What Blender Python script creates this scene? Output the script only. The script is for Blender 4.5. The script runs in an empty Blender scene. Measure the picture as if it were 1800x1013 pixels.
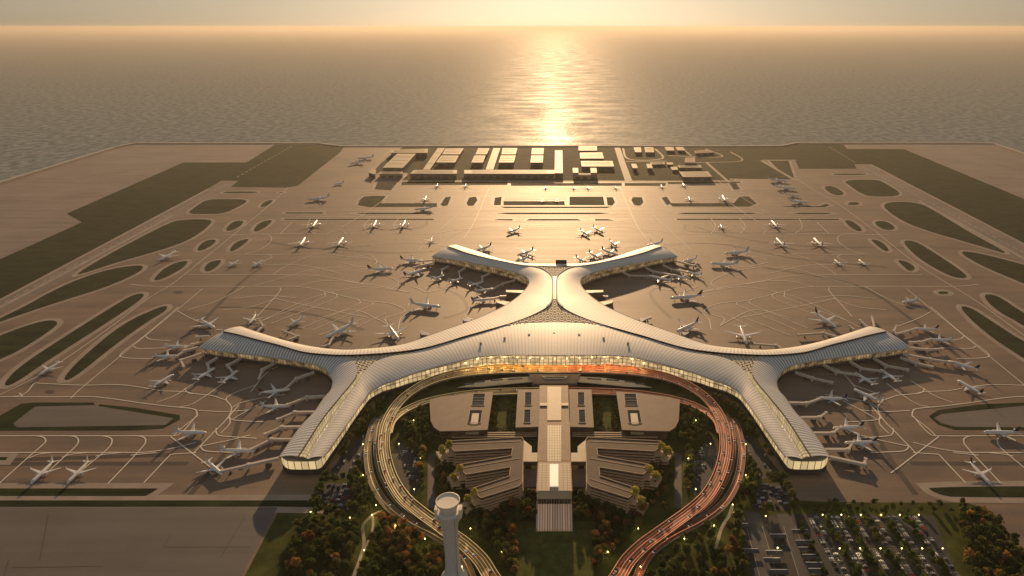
import bpy, bmesh, math, random
import numpy as np
from mathutils import Vector, Matrix
random.seed(7)
SC = bpy.context.scene
COL = SC.collection
# ------------------------------------------------------------------ survey frame
# ground plan measured on the photograph, turned into metres
H = 472.0; F = 1100.0; PITCH = math.atan(459.5 / F); AX = 975.0
cp, sp = math.cos(PITCH), math.sin(PITCH)
def P(x, y, z=0.0):
    u, v = x - AX, y - 506.5
    t = (H - z) / (F * sp + v * cp)
    return Vector((u * t, t * (F * cp - v * sp), z))
def mir(p):
    return tuple([1950 - p[0]] + list(p[1:]))
def mirw(v):
    return Vector((-v[0], v[1], v[2]))
# ------------------------------------------------------------------ materials
def nd(t, kind, **kw):
    n = t.nodes.new(kind)
    for k, v in kw.items():
        if k in n.inputs.keys():
            n.inputs[k].default_value = v
        else:
            setattr(n, k, v)
    return n
def mat(name, col, rough=0.6, metal=0.0, spec=0.4, emit=None, estr=0.0, var=0.0, vscale=0.1, vstretch=None, col2=None, bump=0.0):
    m = bpy.data.materials.new(name); m.use_nodes = True
    t = m.node_tree; b = t.nodes['Principled BSDF']
    b.inputs['Base Color'].default_value = (*col, 1)
    b.inputs['Roughness'].default_value = rough
    b.inputs['Metallic'].default_value = metal
    b.inputs['Specular IOR Level'].default_value = spec
    if emit:
        b.inputs['Emission Color'].default_value = (*emit, 1)
        b.inputs['Emission Strength'].default_value = estr
    if var > 0:
        g = nd(t, 'ShaderNodeNewGeometry')
        mp = nd(t, 'ShaderNodeMapping')
        if vstretch: mp.inputs['Scale'].default_value = vstretch
        t.links.new(g.outputs['Position'], mp.inputs['Vector'])
        n = nd(t, 'ShaderNodeTexNoise', Scale=vscale, Detail=6.0, Roughness=0.62)
        t.links.new(mp.outputs[0], n.inputs['Vector'])
        r = nd(t, 'ShaderNodeValToRGB')
        a = col; c = col2 or tuple(min(1, q * (1 + var)) for q in col)
        lo = tuple(q * (1 - var) for q in col)
        r.color_ramp.elements[0].position = 0.32; r.color_ramp.elements[0].color = (*lo, 1)
        r.color_ramp.elements[1].position = 0.68; r.color_ramp.elements[1].color = (*c, 1)
        t.links.new(n.outputs['Fac'], r.inputs['Fac'])
        t.links.new(r.outputs['Color'], b.inputs['Base Color'])
        if bump:
            bp = nd(t, 'ShaderNodeBump', Strength=bump)
            bp.inputs['Distance'].default_value = 0.3
            t.links.new(n.outputs['Fac'], bp.inputs['Height'])
            t.links.new(bp.outputs[0], b.inputs['Normal'])
    return m
M = {}
def concrete_mat(name, c1, c2, rough):
    """worn concrete / asphalt: big patches, paving lanes, fine streaks"""
    m = bpy.data.materials.new(name); m.use_nodes = True
    t = m.node_tree; b = t.nodes['Principled BSDF']; L = t.links.new
    g = nd(t, 'ShaderNodeNewGeometry')
    n1 = nd(t, 'ShaderNodeTexNoise', Scale=0.006, Detail=8.0, Roughness=0.65); L(g.outputs['Position'], n1.inputs['Vector'])
    mp = nd(t, 'ShaderNodeMapping'); mp.inputs['Scale'].default_value = (0.004, 0.05, 1); L(g.outputs['Position'], mp.inputs['Vector'])
    n2 = nd(t, 'ShaderNodeTexNoise', Scale=1.0, Detail=5.0, Roughness=0.6); L(mp.outputs[0], n2.inputs['Vector'])
    br = nd(t, 'ShaderNodeTexBrick', Scale=1.0); br.inputs['Color1'].default_value = (0.46, 0.46, 0.46, 1); br.inputs['Color2'].default_value = (0.54, 0.54, 0.54, 1)
    br.inputs['Mortar'].default_value = (0.36, 0.36, 0.36, 1); br.inputs['Mortar Size'].default_value = 0.35
    br.inputs['Brick Width'].default_value = 60; br.inputs['Row Height'].default_value = 22
    L(g.outputs['Position'], br.inputs['Vector'])
    a1 = nd(t, 'ShaderNodeMath', operation='ADD'); L(n1.outputs['Fac'], a1.inputs[0]); L(n2.outputs['Fac'], a1.inputs[1])
    a2 = nd(t, 'ShaderNodeMath', operation='ADD'); L(a1.outputs[0], a2.inputs[0]); L(br.outputs['Color'], a2.inputs[1])
    dv = nd(t, 'ShaderNodeMath', operation='DIVIDE'); L(a2.outputs[0], dv.inputs[0]); dv.inputs[1].default_value = 3.0
    r = nd(t, 'ShaderNodeValToRGB')
    r.color_ramp.elements[0].position = 0.41; r.color_ramp.elements[0].color = (*c1, 1)
    r.color_ramp.elements[1].position = 0.58; r.color_ramp.elements[1].color = (*c2, 1)
    L(dv.outputs[0], r.inputs['Fac']); L(r.outputs['Color'], b.inputs['Base Color'])
    rr = nd(t, 'ShaderNodeMapRange'); rr.inputs['To Min'].default_value = rough - 0.07; rr.inputs['To Max'].default_value = rough + 0.07
    L(n2.outputs['Fac'], rr.inputs['Value']); L(rr.outputs[0], b.inputs['Roughness'])
    b.inputs['Specular IOR Level'].default_value = 1.0
    return m
def stripe_mat(name, ca, cb, rough, metal, period=5.5, duty=0.5):
    """roof sheeting laid in bands across the building (u of the UV map runs along it, in metres)"""
    m = bpy.data.materials.new(name); m.use_nodes = True
    t = m.node_tree; b = t.nodes['Principled BSDF']; L = t.links.new
    uv = nd(t, 'ShaderNodeUVMap'); sx = nd(t, 'ShaderNodeSeparateXYZ'); L(uv.outputs[0], sx.inputs[0])
    d = nd(t, 'ShaderNodeMath', operation='DIVIDE'); L(sx.outputs['X'], d.inputs[0]); d.inputs[1].default_value = period
    fr = nd(t, 'ShaderNodeMath', operation='FRACT'); L(d.outputs[0], fr.inputs[0])
    r = nd(t, 'ShaderNodeValToRGB')
    e = r.color_ramp.elements
    e[0].position = 0.0; e[0].color = (*ca, 1); e[1].position = duty; e[1].color = (*ca, 1)
    q = e.new(duty + 0.08); q.color = (*cb, 1); q = e.new(0.93); q.color = (*cb, 1); q = e.new(1.0); q.color = (*ca, 1)
    L(fr.outputs[0], r.inputs['Fac'])
    g = nd(t, 'ShaderNodeNewGeometry'); n = nd(t, 'ShaderNodeTexNoise', Scale=0.03, Detail=6.0); L(g.outputs['Position'], n.inputs['Vector'])
    mr = nd(t, 'ShaderNodeMapRange'); mr.inputs['To Min'].default_value = 0.85; mr.inputs['To Max'].default_value = 1.12; L(n.outputs['Fac'], mr.inputs['Value'])
    mx = nd(t, 'ShaderNodeMix', data_type='RGBA', blend_type='MULTIPLY'); mx.inputs[0].default_value = 1.0
    L(r.outputs['Color'], mx.inputs[6]); L(mr.outputs[0], mx.inputs[7]); L(mx.outputs[2], b.inputs['Base Color'])
    bp = nd(t, 'ShaderNodeBump', Strength=0.25); bp.inputs['Distance'].default_value = 0.4
    L(r.outputs['Color'], bp.inputs['Height']); L(bp.outputs[0], b.inputs['Normal'])
    b.inputs['Roughness'].default_value = rough; b.inputs['Metallic'].default_value = metal
    return m
def facade_mat(name, lit, estr, bay=4.0, dark=(0.03, 0.03, 0.03), lo=0.35, hi=0.62, floor=4.5):
    """glass wall with mullions; some bays lit more than others.  UV in metres"""
    m = bpy.data.materials.new(name); m.use_nodes = True
    t = m.node_tree; b = t.nodes['Principled BSDF']; L = t.links.new
    uv = nd(t, 'ShaderNodeUVMap')
    br = nd(t, 'ShaderNodeTexBrick', Scale=1.0); br.offset = 0.0
    br.inputs['Color1'].default_value = (1, 1, 1, 1); br.inputs['Color2'].default_value = (0.55, 0.55, 0.55, 1); br.inputs['Mortar'].default_value = (0, 0, 0, 1)
    br.inputs['Mortar Size'].default_value = 0.42; br.inputs['Brick Width'].default_value = bay; br.inputs['Row Height'].default_value = floor
    L(uv.outputs[0], br.inputs['Vector'])
    n = nd(t, 'ShaderNodeTexNoise', Scale=0.12, Detail=3.0); L(uv.outputs[0], n.inputs['Vector'])
    mr = nd(t, 'ShaderNodeMapRange'); mr.inputs['From Min'].default_value = lo; mr.inputs['From Max'].default_value = hi; mr.inputs['To Min'].default_value = 0.15; L(n.outputs['Fac'], mr.inputs['Value'])
    mu = nd(t, 'ShaderNodeMath', operation='MULTIPLY'); L(br.outputs['Color'], mu.inputs[0]); L(mr.outputs[0], mu.inputs[1])
    m2 = nd(t, 'ShaderNodeMath', operation='MULTIPLY'); L(mu.outputs[0], m2.inputs[0]); m2.inputs[1].default_value = estr
    b.inputs['Base Color'].default_value = (*dark, 1); b.inputs['Roughness'].default_value = 0.15
    b.inputs['Emission Color'].default_value = (*lit, 1); L(m2.outputs[0], b.inputs['Emission Strength'])
    return m
def lattice_mat(name, c1, c2):
    m = bpy.data.materials.new(name); m.use_nodes = True
    t = m.node_tree; b = t.nodes['Principled BSDF']; L = t.links.new
    g = nd(t, 'ShaderNodeNewGeometry')
    v = nd(t, 'ShaderNodeTexVoronoi', Scale=0.085); v.inputs['Randomness'].default_value = 0.35
    L(g.outputs['Position'], v.inputs['Vector'])
    r = nd(t, 'ShaderNodeValToRGB'); r.color_ramp.elements[0].position = 0.22; r.color_ramp.elements[0].color = (*c2, 1)
    r.color_ramp.elements[1].position = 0.34; r.color_ramp.elements[1].color = (*c1, 1)
    L(v.outputs['Distance'], r.inputs['Fac']); L(r.outputs['Color'], b.inputs['Base Color'])
    b.inputs['Roughness'].default_value = 0.8; b.inputs['Specular IOR Level'].default_value = 0.1
    return m
def leaf_mat(name, col, var=0.45):
    m = bpy.data.materials.new(name); m.use_nodes = True
    t = m.node_tree; b = t.nodes['Principled BSDF']; L = t.links.new
    g = nd(t, 'ShaderNodeNewGeometry'); n = nd(t, 'ShaderNodeTexNoise', Scale=0.5, Detail=3.0); L(g.outputs['Position'], n.inputs['Vector'])
    n2 = nd(t, 'ShaderNodeTexNoise', Scale=0.06, Detail=2.0); L(g.outputs['Position'], n2.inputs['Vector'])
    ad = nd(t, 'ShaderNodeMath', operation='ADD'); L(n.outputs['Fac'], ad.inputs[0]); L(n2.outputs['Fac'], ad.inputs[1])
    r = nd(t, 'ShaderNodeValToRGB'); r.color_ramp.elements[0].position = 0.38; r.color_ramp.elements[1].position = 0.65
    h = nd(t, 'ShaderNodeMath', operation='MULTIPLY'); L(ad.outputs[0], h.inputs[0]); h.inputs[1].default_value = 0.5
    r.color_ramp.elements[0].color = (*[c * (1 - var) for c in col], 1); r.color_ramp.elements[1].color = (*[c * (1 + var) for c in col], 1)
    L(h.outputs[0], r.inputs['Fac']); L(r.outputs['Color'], b.inputs['Base Color'])
    b.inputs['Roughness'].default_value = 0.7; b.inputs['Specular IOR Level'].default_value = 0.15
    tr = nd(t, 'ShaderNodeBsdfTranslucent'); L(r.outputs['Color'], tr.inputs['Color']); ms = nd(t, 'ShaderNodeMixShader'); ms.inputs[0].default_value = 0.42
    L(b.outputs[0], ms.inputs[1]); L(tr.outputs[0], ms.inputs[2]); L(ms.outputs[0], t.nodes['Material Output'].inputs['Surface'])
    return m
M['apron'] = concrete_mat('apron_concrete', (0.100, 0.063, 0.040), (0.235, 0.146, 0.090), 0.64)
M['bare'] = concrete_mat('bare_fill', (0.14, 0.104, 0.096), (0.255, 0.195, 0.180), 0.85)
M['field'] = concrete_mat('grey_old_concrete', (0.085, 0.073, 0.068), (0.140, 0.121, 0.113), 0.75)
M['shoulder'] = mat('shoulder_concrete', (0.37, 0.30, 0.25), 0.6, var=0.15, vscale=0.03)
M['runway'] = concrete_mat('runway_asphalt', (0.125, 0.090, 0.076), (0.225, 0.165, 0.138), 0.66)
M['grass'] = mat('airfield_grass', (0.022, 0.033, 0.010), 0.9, spec=0.1, var=0.6, vscale=0.02, vstretch=(1, 2.5, 1), bump=0.2)
M['lawn'] = mat('park_lawn', (0.070, 0.082, 0.018), 0.9, spec=0.1, var=0.5, vscale=0.045, col2=(0.10, 0.11, 0.026))
M['paint'] = mat('apron_paint', (0.85, 0.76, 0.66), 0.55, var=0.12, vscale=0.4)
M['rubber'] = mat('rubber_stain', (0.088, 0.064, 0.050), 0.6, var=0.2, vscale=0.05)
M['asphalt'] = mat('asphalt', (0.036, 0.035, 0.035), 0.7, var=0.25, vscale=0.08)
M['paving'] = mat('plaza_paving', (0.11, 0.095, 0.085), 0.7, var=0.2, vscale=0.06)
M['path'] = mat('pale_road', (0.36, 0.30, 0.22), 0.7, var=0.12, vscale=0.05)
M['stone'] = mat('sea_wall_stone', (0.46, 0.41, 0.36), 0.85, var=0.25, vscale=0.15)
M['stall'] = mat('stall_paint', (0.34, 0.33, 0.32), 0.6)
M['white'] = mat('white_paint', (0.90, 0.89, 0.88), 0.28, spec=0.5)
M['tail_w'] = mat('white_tail', (0.72, 0.70, 0.69), 0.3)
M['tail_r'] = mat('dark_red_tail', (0.16, 0.022, 0.016), 0.35)
M['tail_p'] = mat('dark_plum_tail', (0.045, 0.012, 0.035), 0.35)
M['tail_b'] = mat('dark_blue_tail', (0.015, 0.022, 0.06), 0.35)
M['wing'] = mat('wing_grey', (0.74, 0.73, 0.72), 0.3, spec=0.5)
M['engine'] = mat('engine_grey', (0.45, 0.44, 0.43), 0.3, metal=0.3)
M['darkglass'] = mat('dark_well_shade', (0.015, 0.017, 0.02), 0.12, spec=0.6)
M['tyre'] = mat('tyre_black', (0.02, 0.02, 0.02), 0.8)
M['roof_back'] = stripe_mat('roof_sheet_light', (0.84, 0.83, 0.81), (0.60, 0.59, 0.57), 0.55, 0.0, 5.2, 0.55)
M['roof_front'] = stripe_mat('roof_sheet_grey', (0.82, 0.82, 0.83), (0.38, 0.38, 0.40), 0.5, 0.0, 5.2, 0.5)
M['roof_hall'] = stripe_mat('roof_sheet_hall', (0.84, 0.82, 0.79), (0.62, 0.60, 0.575), 0.5, 0.0, 5.2, 0.55)
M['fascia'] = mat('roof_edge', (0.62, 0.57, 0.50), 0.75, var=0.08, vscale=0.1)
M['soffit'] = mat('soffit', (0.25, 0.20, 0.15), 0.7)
M['lattice_glass'] = mat('gold_tinted_glass', (0.46, 0.34, 0.15), 0.5)
M['lattice_rib'] = mat('lattice_rib_white', (0.82, 0.76, 0.64), 0.7)
M['lattice'] = lattice_mat('lattice_skylight', (0.60, 0.52, 0.36), (0.11, 0.07, 0.025))
M['skystrip'] = facade_mat('ridge_skylight', (1.0, 0.78, 0.42), 0.6, bay=3.0, dark=(0.55, 0.47, 0.30), lo=0.2, hi=0.7)
M['facade'] = facade_mat('lit_facade', (1.0, 0.66, 0.30), 0.42, bay=5.0, lo=0.36, hi=0.70, floor=7.0)
M['facade_hall'] = facade_mat('hall_facade', (1.0, 0.70, 0.34), 0.95, bay=6.5, lo=0.25, hi=0.6, floor=6.5)
M['facade_end'] = facade_mat('end_facade', (1.0, 0.72, 0.35), 0.72, bay=8.0, lo=0.1, hi=0.4, floor=30)
M['base_wall'] = mat('base_wall', (0.07, 0.062, 0.058), 0.6, var=0.25, vscale=0.2)
M['bridge'] = mat('jet_bridge_cladding', (0.72, 0.64, 0.56), 0.45, var=0.08, vscale=0.2)
M['bridge_dark'] = mat('jet_bridge_base', (0.11, 0.09, 0.085), 0.6)
M['black'] = mat('black_cladding', (0.008, 0.008, 0.008), 0.6)
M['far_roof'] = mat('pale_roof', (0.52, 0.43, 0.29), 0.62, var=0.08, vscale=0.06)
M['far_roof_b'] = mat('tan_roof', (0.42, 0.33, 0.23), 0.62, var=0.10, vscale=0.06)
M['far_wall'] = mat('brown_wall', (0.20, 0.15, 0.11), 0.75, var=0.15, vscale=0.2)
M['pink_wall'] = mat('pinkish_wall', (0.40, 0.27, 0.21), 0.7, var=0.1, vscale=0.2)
M['gtc_roof'] = mat('terrace_roof', (0.23, 0.165, 0.125), 0.65, var=0.10, vscale=0.08)
M['gtc_pale'] = mat('pale_canopy', (0.58, 0.49, 0.36), 0.5, var=0.08, vscale=0.1)
M['gtc_brown'] = mat('brown_roof', (0.30, 0.20, 0.14), 0.6, var=0.12, vscale=0.12)
M['slab'] = mat('slab_edge', (0.36, 0.26, 0.18), 0.6, var=0.1, vscale=0.3, emit=(1.0, 0.62, 0.32), estr=0.03)  # faint glow of its own stands in for lamplight on the edges
M['comb_roof'] = mat('planted_brown_roof', (0.115, 0.078, 0.058), 0.7, var=0.2, vscale=0.12)
M['glaze'] = facade_mat('office_glazing', (1.0, 0.58, 0.25), 0.04, bay=3.2, dark=(0.035, 0.028, 0.024), lo=0.4, hi=0.7, floor=30)
M['grid_roof'] = None
M['lamp'] = mat('lamp_glow', (1, 0.9, 0.5), 0.5, emit=(1.0, 0.76, 0.26), estr=7.0)
M['pole'] = mat('pole_metal', (0.20, 0.19, 0.18), 0.45, metal=0.6)
M['trail_y'] = mat('amber_trail_glow', (1, 0.8, 0.4), 0.5, emit=(1.0, 0.66, 0.22), estr=0.34)  # added amber glow in place of traffic light trails
M['trail_r'] = mat('red_trail_glow', (1, 0.4, 0.3), 0.5, emit=(1.0, 0.34, 0.12), estr=0.36)  # added red glow in place of traffic light trails
M['parapet'] = mat('parapet_concrete', (0.34, 0.28, 0.22), 0.65, var=0.1, vscale=0.2)
M['tower'] = mat('tower_cladding', (0.82, 0.78, 0.76), 0.45, metal=0.1, var=0.05, vscale=0.2)
M['tower_top'] = mat('tower_cap', (0.90, 0.82, 0.70), 0.5, var=0.04, vscale=0.3)
M['trunk'] = mat('bark', (0.06, 0.045, 0.032), 0.9)
M['leaf_g'] = leaf_mat('dark_green_leaves', (0.090, 0.118, 0.030))
M['leaf_o'] = leaf_mat('olive_leaves', (0.150, 0.145, 0.034))
M['leaf_y'] = leaf_mat('yellow_green_leaves', (0.50, 0.45, 0.10), 0.3)
M['leaf_a'] = leaf_mat('orange_leaves', (0.42, 0.235, 0.075), 0.35)
M['leaf_r'] = leaf_mat('rust_red_leaves', (0.25, 0.115, 0.045), 0.35)
def grid_mat(name, c1, c2, w, h):
    m = bpy.data.materials.new(name); m.use_nodes = True
    t = m.node_tree; b = t.nodes['Principled BSDF']; L = t.links.new
    g = nd(t, 'ShaderNodeNewGeometry'); br = nd(t, 'ShaderNodeTexBrick', Scale=1.0); br.offset = 0
    br.inputs['Color1'].default_value = (*c1, 1); br.inputs['Color2'].default_value = (*[q * 0.93 for q in c1], 1); br.inputs['Mortar'].default_value = (*c2, 1)
    br.inputs['Mortar Size'].default_value = 0.38; br.inputs['Brick Width'].default_value = w; br.inputs['Row Height'].default_value = h
    L(g.outputs['Position'], br.inputs['Vector']); L(br.outputs['Color'], b.inputs['Base Color']); b.inputs['Roughness'].default_value = 0.45
    return m
M['grid_roof'] = grid_mat('gridded_roof', (0.50, 0.40, 0.28), (0.24, 0.18, 0.12), 4.5, 4.0)
M['grid_glass'] = grid_mat('gridded_skylight', (0.62, 0.55, 0.40), (0.30, 0.25, 0.16), 3.0, 5.0)
M['stripe_front'] = grid_mat('striped_canopy', (0.44, 0.31, 0.23), (0.20, 0.12, 0.09), 2.6, 60)
def roadmat():  # gold and red glow of traffic light trails put into the road colour
    m = bpy.data.materials.new('trail_glow_road'); m.use_nodes = True
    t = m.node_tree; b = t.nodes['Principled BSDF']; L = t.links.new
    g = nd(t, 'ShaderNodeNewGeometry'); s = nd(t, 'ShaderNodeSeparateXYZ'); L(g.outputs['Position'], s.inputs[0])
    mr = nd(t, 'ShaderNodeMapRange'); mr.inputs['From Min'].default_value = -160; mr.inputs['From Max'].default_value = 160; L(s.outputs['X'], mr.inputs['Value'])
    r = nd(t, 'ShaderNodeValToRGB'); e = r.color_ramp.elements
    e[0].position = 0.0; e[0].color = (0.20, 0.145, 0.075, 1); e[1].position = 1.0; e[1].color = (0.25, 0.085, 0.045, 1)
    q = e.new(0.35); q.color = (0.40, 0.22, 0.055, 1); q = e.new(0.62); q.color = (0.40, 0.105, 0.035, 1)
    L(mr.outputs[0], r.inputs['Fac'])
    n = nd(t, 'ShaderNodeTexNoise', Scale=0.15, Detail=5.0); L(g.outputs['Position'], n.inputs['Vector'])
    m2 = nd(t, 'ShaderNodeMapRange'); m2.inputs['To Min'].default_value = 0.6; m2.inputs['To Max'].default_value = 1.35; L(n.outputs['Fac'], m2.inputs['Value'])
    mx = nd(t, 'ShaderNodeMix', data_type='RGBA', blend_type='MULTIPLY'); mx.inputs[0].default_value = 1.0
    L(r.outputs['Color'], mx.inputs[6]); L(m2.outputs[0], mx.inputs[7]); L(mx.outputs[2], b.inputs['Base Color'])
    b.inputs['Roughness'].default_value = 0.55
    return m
M['road_trail_glow'] = roadmat()
CARCOL = []
for i, c in enumerate([(0.75, 0.75, 0.75), (0.55, 0.55, 0.57), (0.03, 0.03, 0.035), (0.25, 0.25, 0.27), (0.30, 0.04, 0.03), (0.10, 0.12, 0.2)]):
    CARCOL.append(mat(['white_car_paint', 'silver_car_paint', 'black_car_paint', 'grey_car_paint', 'red_car_paint', 'blue_car_paint'][i], c, 0.3, spec=0.5))
M['headlight'] = mat('headlight', (1, 1, 0.9), 0.3, emit=(1.0, 0.85, 0.55), estr=2.5)
M['taillight'] = mat('taillight', (1, 0.1, 0.05), 0.3, emit=(1.0, 0.10, 0.04), estr=2.0)
# ------------------------------------------------------------------ object helpers
def mesh(name, verts, faces, mats, fmat=None, uvs=None, smooth=False):
    me = bpy.data.meshes.new(name)
    me.from_pydata([tuple(v) for v in verts], [], faces)
    for m in (mats if isinstance(mats, (list, tuple)) else [mats]):
        me.materials.append(m)
    if fmat: me.polygons.foreach_set('material_index', fmat)
    if uvs:
        l = me.uv_layers.new(name='UVMap')
        for p in me.polygons:
            for li in p.loop_indices:
                l.data[li].uv = uvs[me.loops[li].vertex_index]
    if smooth: me.polygons.foreach_set('use_smooth', [True] * len(me.polygons))
    me.update()
    return me
def obj(name, me, parent=None, loc=None):
    o = bpy.data.objects.new(name, me); COL.objects.link(o)
    if parent: o.parent = parent
    if loc is not None: o.location = loc
    return o
def thing(name, label, cat, loc=(0, 0, 0), rz=0, group=None):
    o = bpy.data.objects.new(name, None); COL.objects.link(o)
    o.location = loc; o.rotation_euler = (0, 0, rz); o.empty_display_size = 1
    o['label'] = label; o['category'] = cat
    if group: o['group'] = group
    return o
def tag(o, label=None, cat=None, group=None, kind=None):
    if label: o['label'] = label
    if cat: o['category'] = cat
    if group: o['group'] = group
    if kind: o['kind'] = kind
    return o
def rel(verts, base):
    return [Vector(v) - Vector(base) for v in verts]
class MB:
    def __init__(s): s.v = []; s.f = []; s.m = []; s.uv = []
    def add(s, verts, faces, mi=0, uvs=None):
        n = len(s.v); s.v += [Vector(v) for v in verts]; s.f += [tuple(i + n for i in f) for f in faces]; s.m += [mi] * len(faces)
        s.uv += list(uvs) if uvs else [(0, 0)] * len(verts)
    def box(s, a, b, mi=0):
        (x0, y0, z0), (x1, y1, z1) = a, b
        s.add([(x0, y0, z0), (x1, y0, z0), (x1, y1, z0), (x0, y1, z0), (x0, y0, z1), (x1, y0, z1), (x1, y1, z1), (x0, y1, z1)],
              [(0, 3, 2, 1), (4, 5, 6, 7), (0, 1, 5, 4), (1, 2, 6, 5), (2, 3, 7, 6), (3, 0, 4, 7)], mi)
    def bar(s, a, b, w, h, mi=0):
        """box beam from a to b (centre line), width w, height h"""
        a, b = Vector(a), Vector(b); d = (b - a); d2 = Vector((d.x, d.y, 0)); n = Vector((-d2.y, d2.x, 0)).normalized() * w / 2; u = Vector((0, 0, h / 2))
        s.add([a - n - u, a + n - u, a + n + u, a - n + u, b - n - u, b + n - u, b + n + u, b - n + u],
              [(0, 1, 2, 3), (7, 6, 5, 4), (0, 4, 5, 1), (1, 5, 6, 2), (2, 6, 7, 3), (3, 7, 4, 0)], mi)
    def prism(s, poly, z0, z1, mi=0, cap=True):
        poly = ccw(poly); n = len(poly)
        u = [0]
        for i in range(n): u.append(u[-1] + (Vector(poly[(i + 1) % n][:2]) - Vector(poly[i][:2])).length)
        for i in range(n):
            a, b = poly[i], poly[(i + 1) % n]
            s.add([(a[0], a[1], z0), (b[0], b[1], z0), (b[0], b[1], z1), (a[0], a[1], z1)], [(0, 1, 2, 3)], mi,
                  [(u[i], z0), (u[i + 1], z0), (u[i + 1], z1), (u[i], z1)])
        if cap:
            s.add([(p[0], p[1], z1) for p in poly], [tuple(range(n))], mi)
            s.add([(p[0], p[1], z0) for p in poly], [tuple(reversed(range(n)))], mi)
    def lathe(s, prof, axis='z', seg=12, mi=0, centre=(0, 0, 0)):
        c = Vector(centre); vs = []
        for (h, r) in prof:
            for k in range(seg):
                a = 2 * math.pi * k / seg
                vs.append(c + (Vector((r * math.cos(a), r * math.sin(a), h)) if axis == 'z' else Vector((h, r * math.cos(a), r * math.sin(a)))))
        fs = []
        for i in range(len(prof) - 1):
            for k in range(seg):
                q = (i * seg + k, i * seg + (k + 1) % seg, (i + 1) * seg + (k + 1) % seg, (i + 1) * seg + k)
                fs.append(q if axis == 'z' else q)
        fs.append(tuple(reversed(range(seg)))); fs.append(tuple(range((len(prof) - 1) * seg, len(prof) * seg)))
        s.add(vs, fs, mi)
    def build(s, name, mats, parent=None, smooth=False, base=None, uv=False):
        vs = rel(s.v, base) if base is not None else s.v
        me = mesh(name, vs, s.f, mats, s.m, s.uv if uv else None, smooth)
        return obj(name, me, parent)
def area(poly):
    return 0.5 * sum(poly[i][0] * poly[(i + 1) % len(poly)][1] - poly[(i + 1) % len(poly)][0] * poly[i][1] for i in range(len(poly)))
def ccw(poly):
    return list(poly) if area(poly) > 0 else list(reversed(poly))
def chaikin(pts, k=2, closed=True):
    for _ in range(k):
        out = []
        n = len(pts)
        rng = range(n) if closed else range(n - 1)
        if not closed: out.append(pts[0])
        for i in rng:
            a, b = Vector(pts[i]), Vector(pts[(i + 1) % n])
            out += [a * 0.75 + b * 0.25, a * 0.25 + b * 0.75]
        if not closed: out.append(pts[-1])
        pts = out
    return pts
def offset_poly(poly, d):
    poly = ccw(poly); n = len(poly); out = []
    for i in range(n):
        a, b, c = (Vector(poly[j % n][:2]) for j in (i - 1, i, i + 1))
        e1 = (b - a); e2 = (c - b)
        if e1.length < 1e-6 or e2.length < 1e-6: out.append(Vector(poly[i])); continue
        n1 = Vector((e1.y, -e1.x)).normalized(); n2 = Vector((e2.y, -e2.x)).normalized()
        m = n1 + n2; m = m.normalized() if m.length > 1e-4 else n1
        k = d / max(0.35, m.dot(n1))
        q = b + m * k; out.append(Vector((q.x, q.y, 0)))
    return out
def catmull(pts, sub):
    pts = [Vector(p) for p in pts]; out = []
    ext = [pts[0] * 2 - pts[1]] + pts + [pts[-1] * 2 - pts[-2]]
    for i in range(1, len(ext) - 2):
        p0, p1, p2, p3 = ext[i - 1:i + 3]
        for k in range(sub):
            t = k / sub
            out.append(0.5 * ((2 * p1) + (p2 - p0) * t + (2 * p0 - 5 * p1 + 4 * p2 - p3) * t * t + (3 * p1 - p0 - 3 * p2 + p3) * t ** 3))
    out.append(pts[-1]); return out
def ribbon_verts(cl, widths):
    """left/right offsets of a centre line (world vectors)"""
    L_, R_ = [], []
    for i, p in enumerate(cl):
        a = cl[max(0, i - 1)]; b = cl[min(len(cl) - 1, i + 1)]; d = Vector(((b - a).x, (b - a).y, 0))
        n = Vector((-d.y, d.x, 0)).normalized() if d.length > 1e-6 else Vector((0, 1, 0))
        w = widths[i] / 2
        L_.append(p + n * w); R_.append(p - n * w)
    return L_, R_
def inside(p, poly):
    x, y = p[0], p[1]; r = False; n = len(poly)
    for i in range(n):
        x1, y1 = poly[i][0], poly[i][1]; x2, y2 = poly[(i + 1) % n][0], poly[(i + 1) % n][1]
        if (y1 > y) != (y2 > y) and x < (x2 - x1) * (y - y1) / (y2 - y1) + x1: r = not r
    return r
def segdist(p, a, b):
    ax, ay, bx, by = a[0], a[1], b[0], b[1]; dx, dy = bx - ax, by - ay; l = dx * dx + dy * dy
    t = 0 if l == 0 else max(0, min(1, ((p[0] - ax) * dx + (p[1] - ay) * dy) / l))
    return math.hypot(p[0] - ax - t * dx, p[1] - ay - t * dy)
EXCL_POLY = []; EXCL_LINE = []
def blocked(p, extra=0):
    for q in EXCL_POLY:
        if inside(p, q): return True
    for cl, hw in EXCL_LINE:
        for i in range(len(cl) - 1):
            if abs(cl[i][0] - p[0]) > 90 or abs(cl[i][1] - p[1]) > 90: continue
            if segdist(p, cl[i], cl[i + 1]) < hw + extra: return True
    return False
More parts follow.
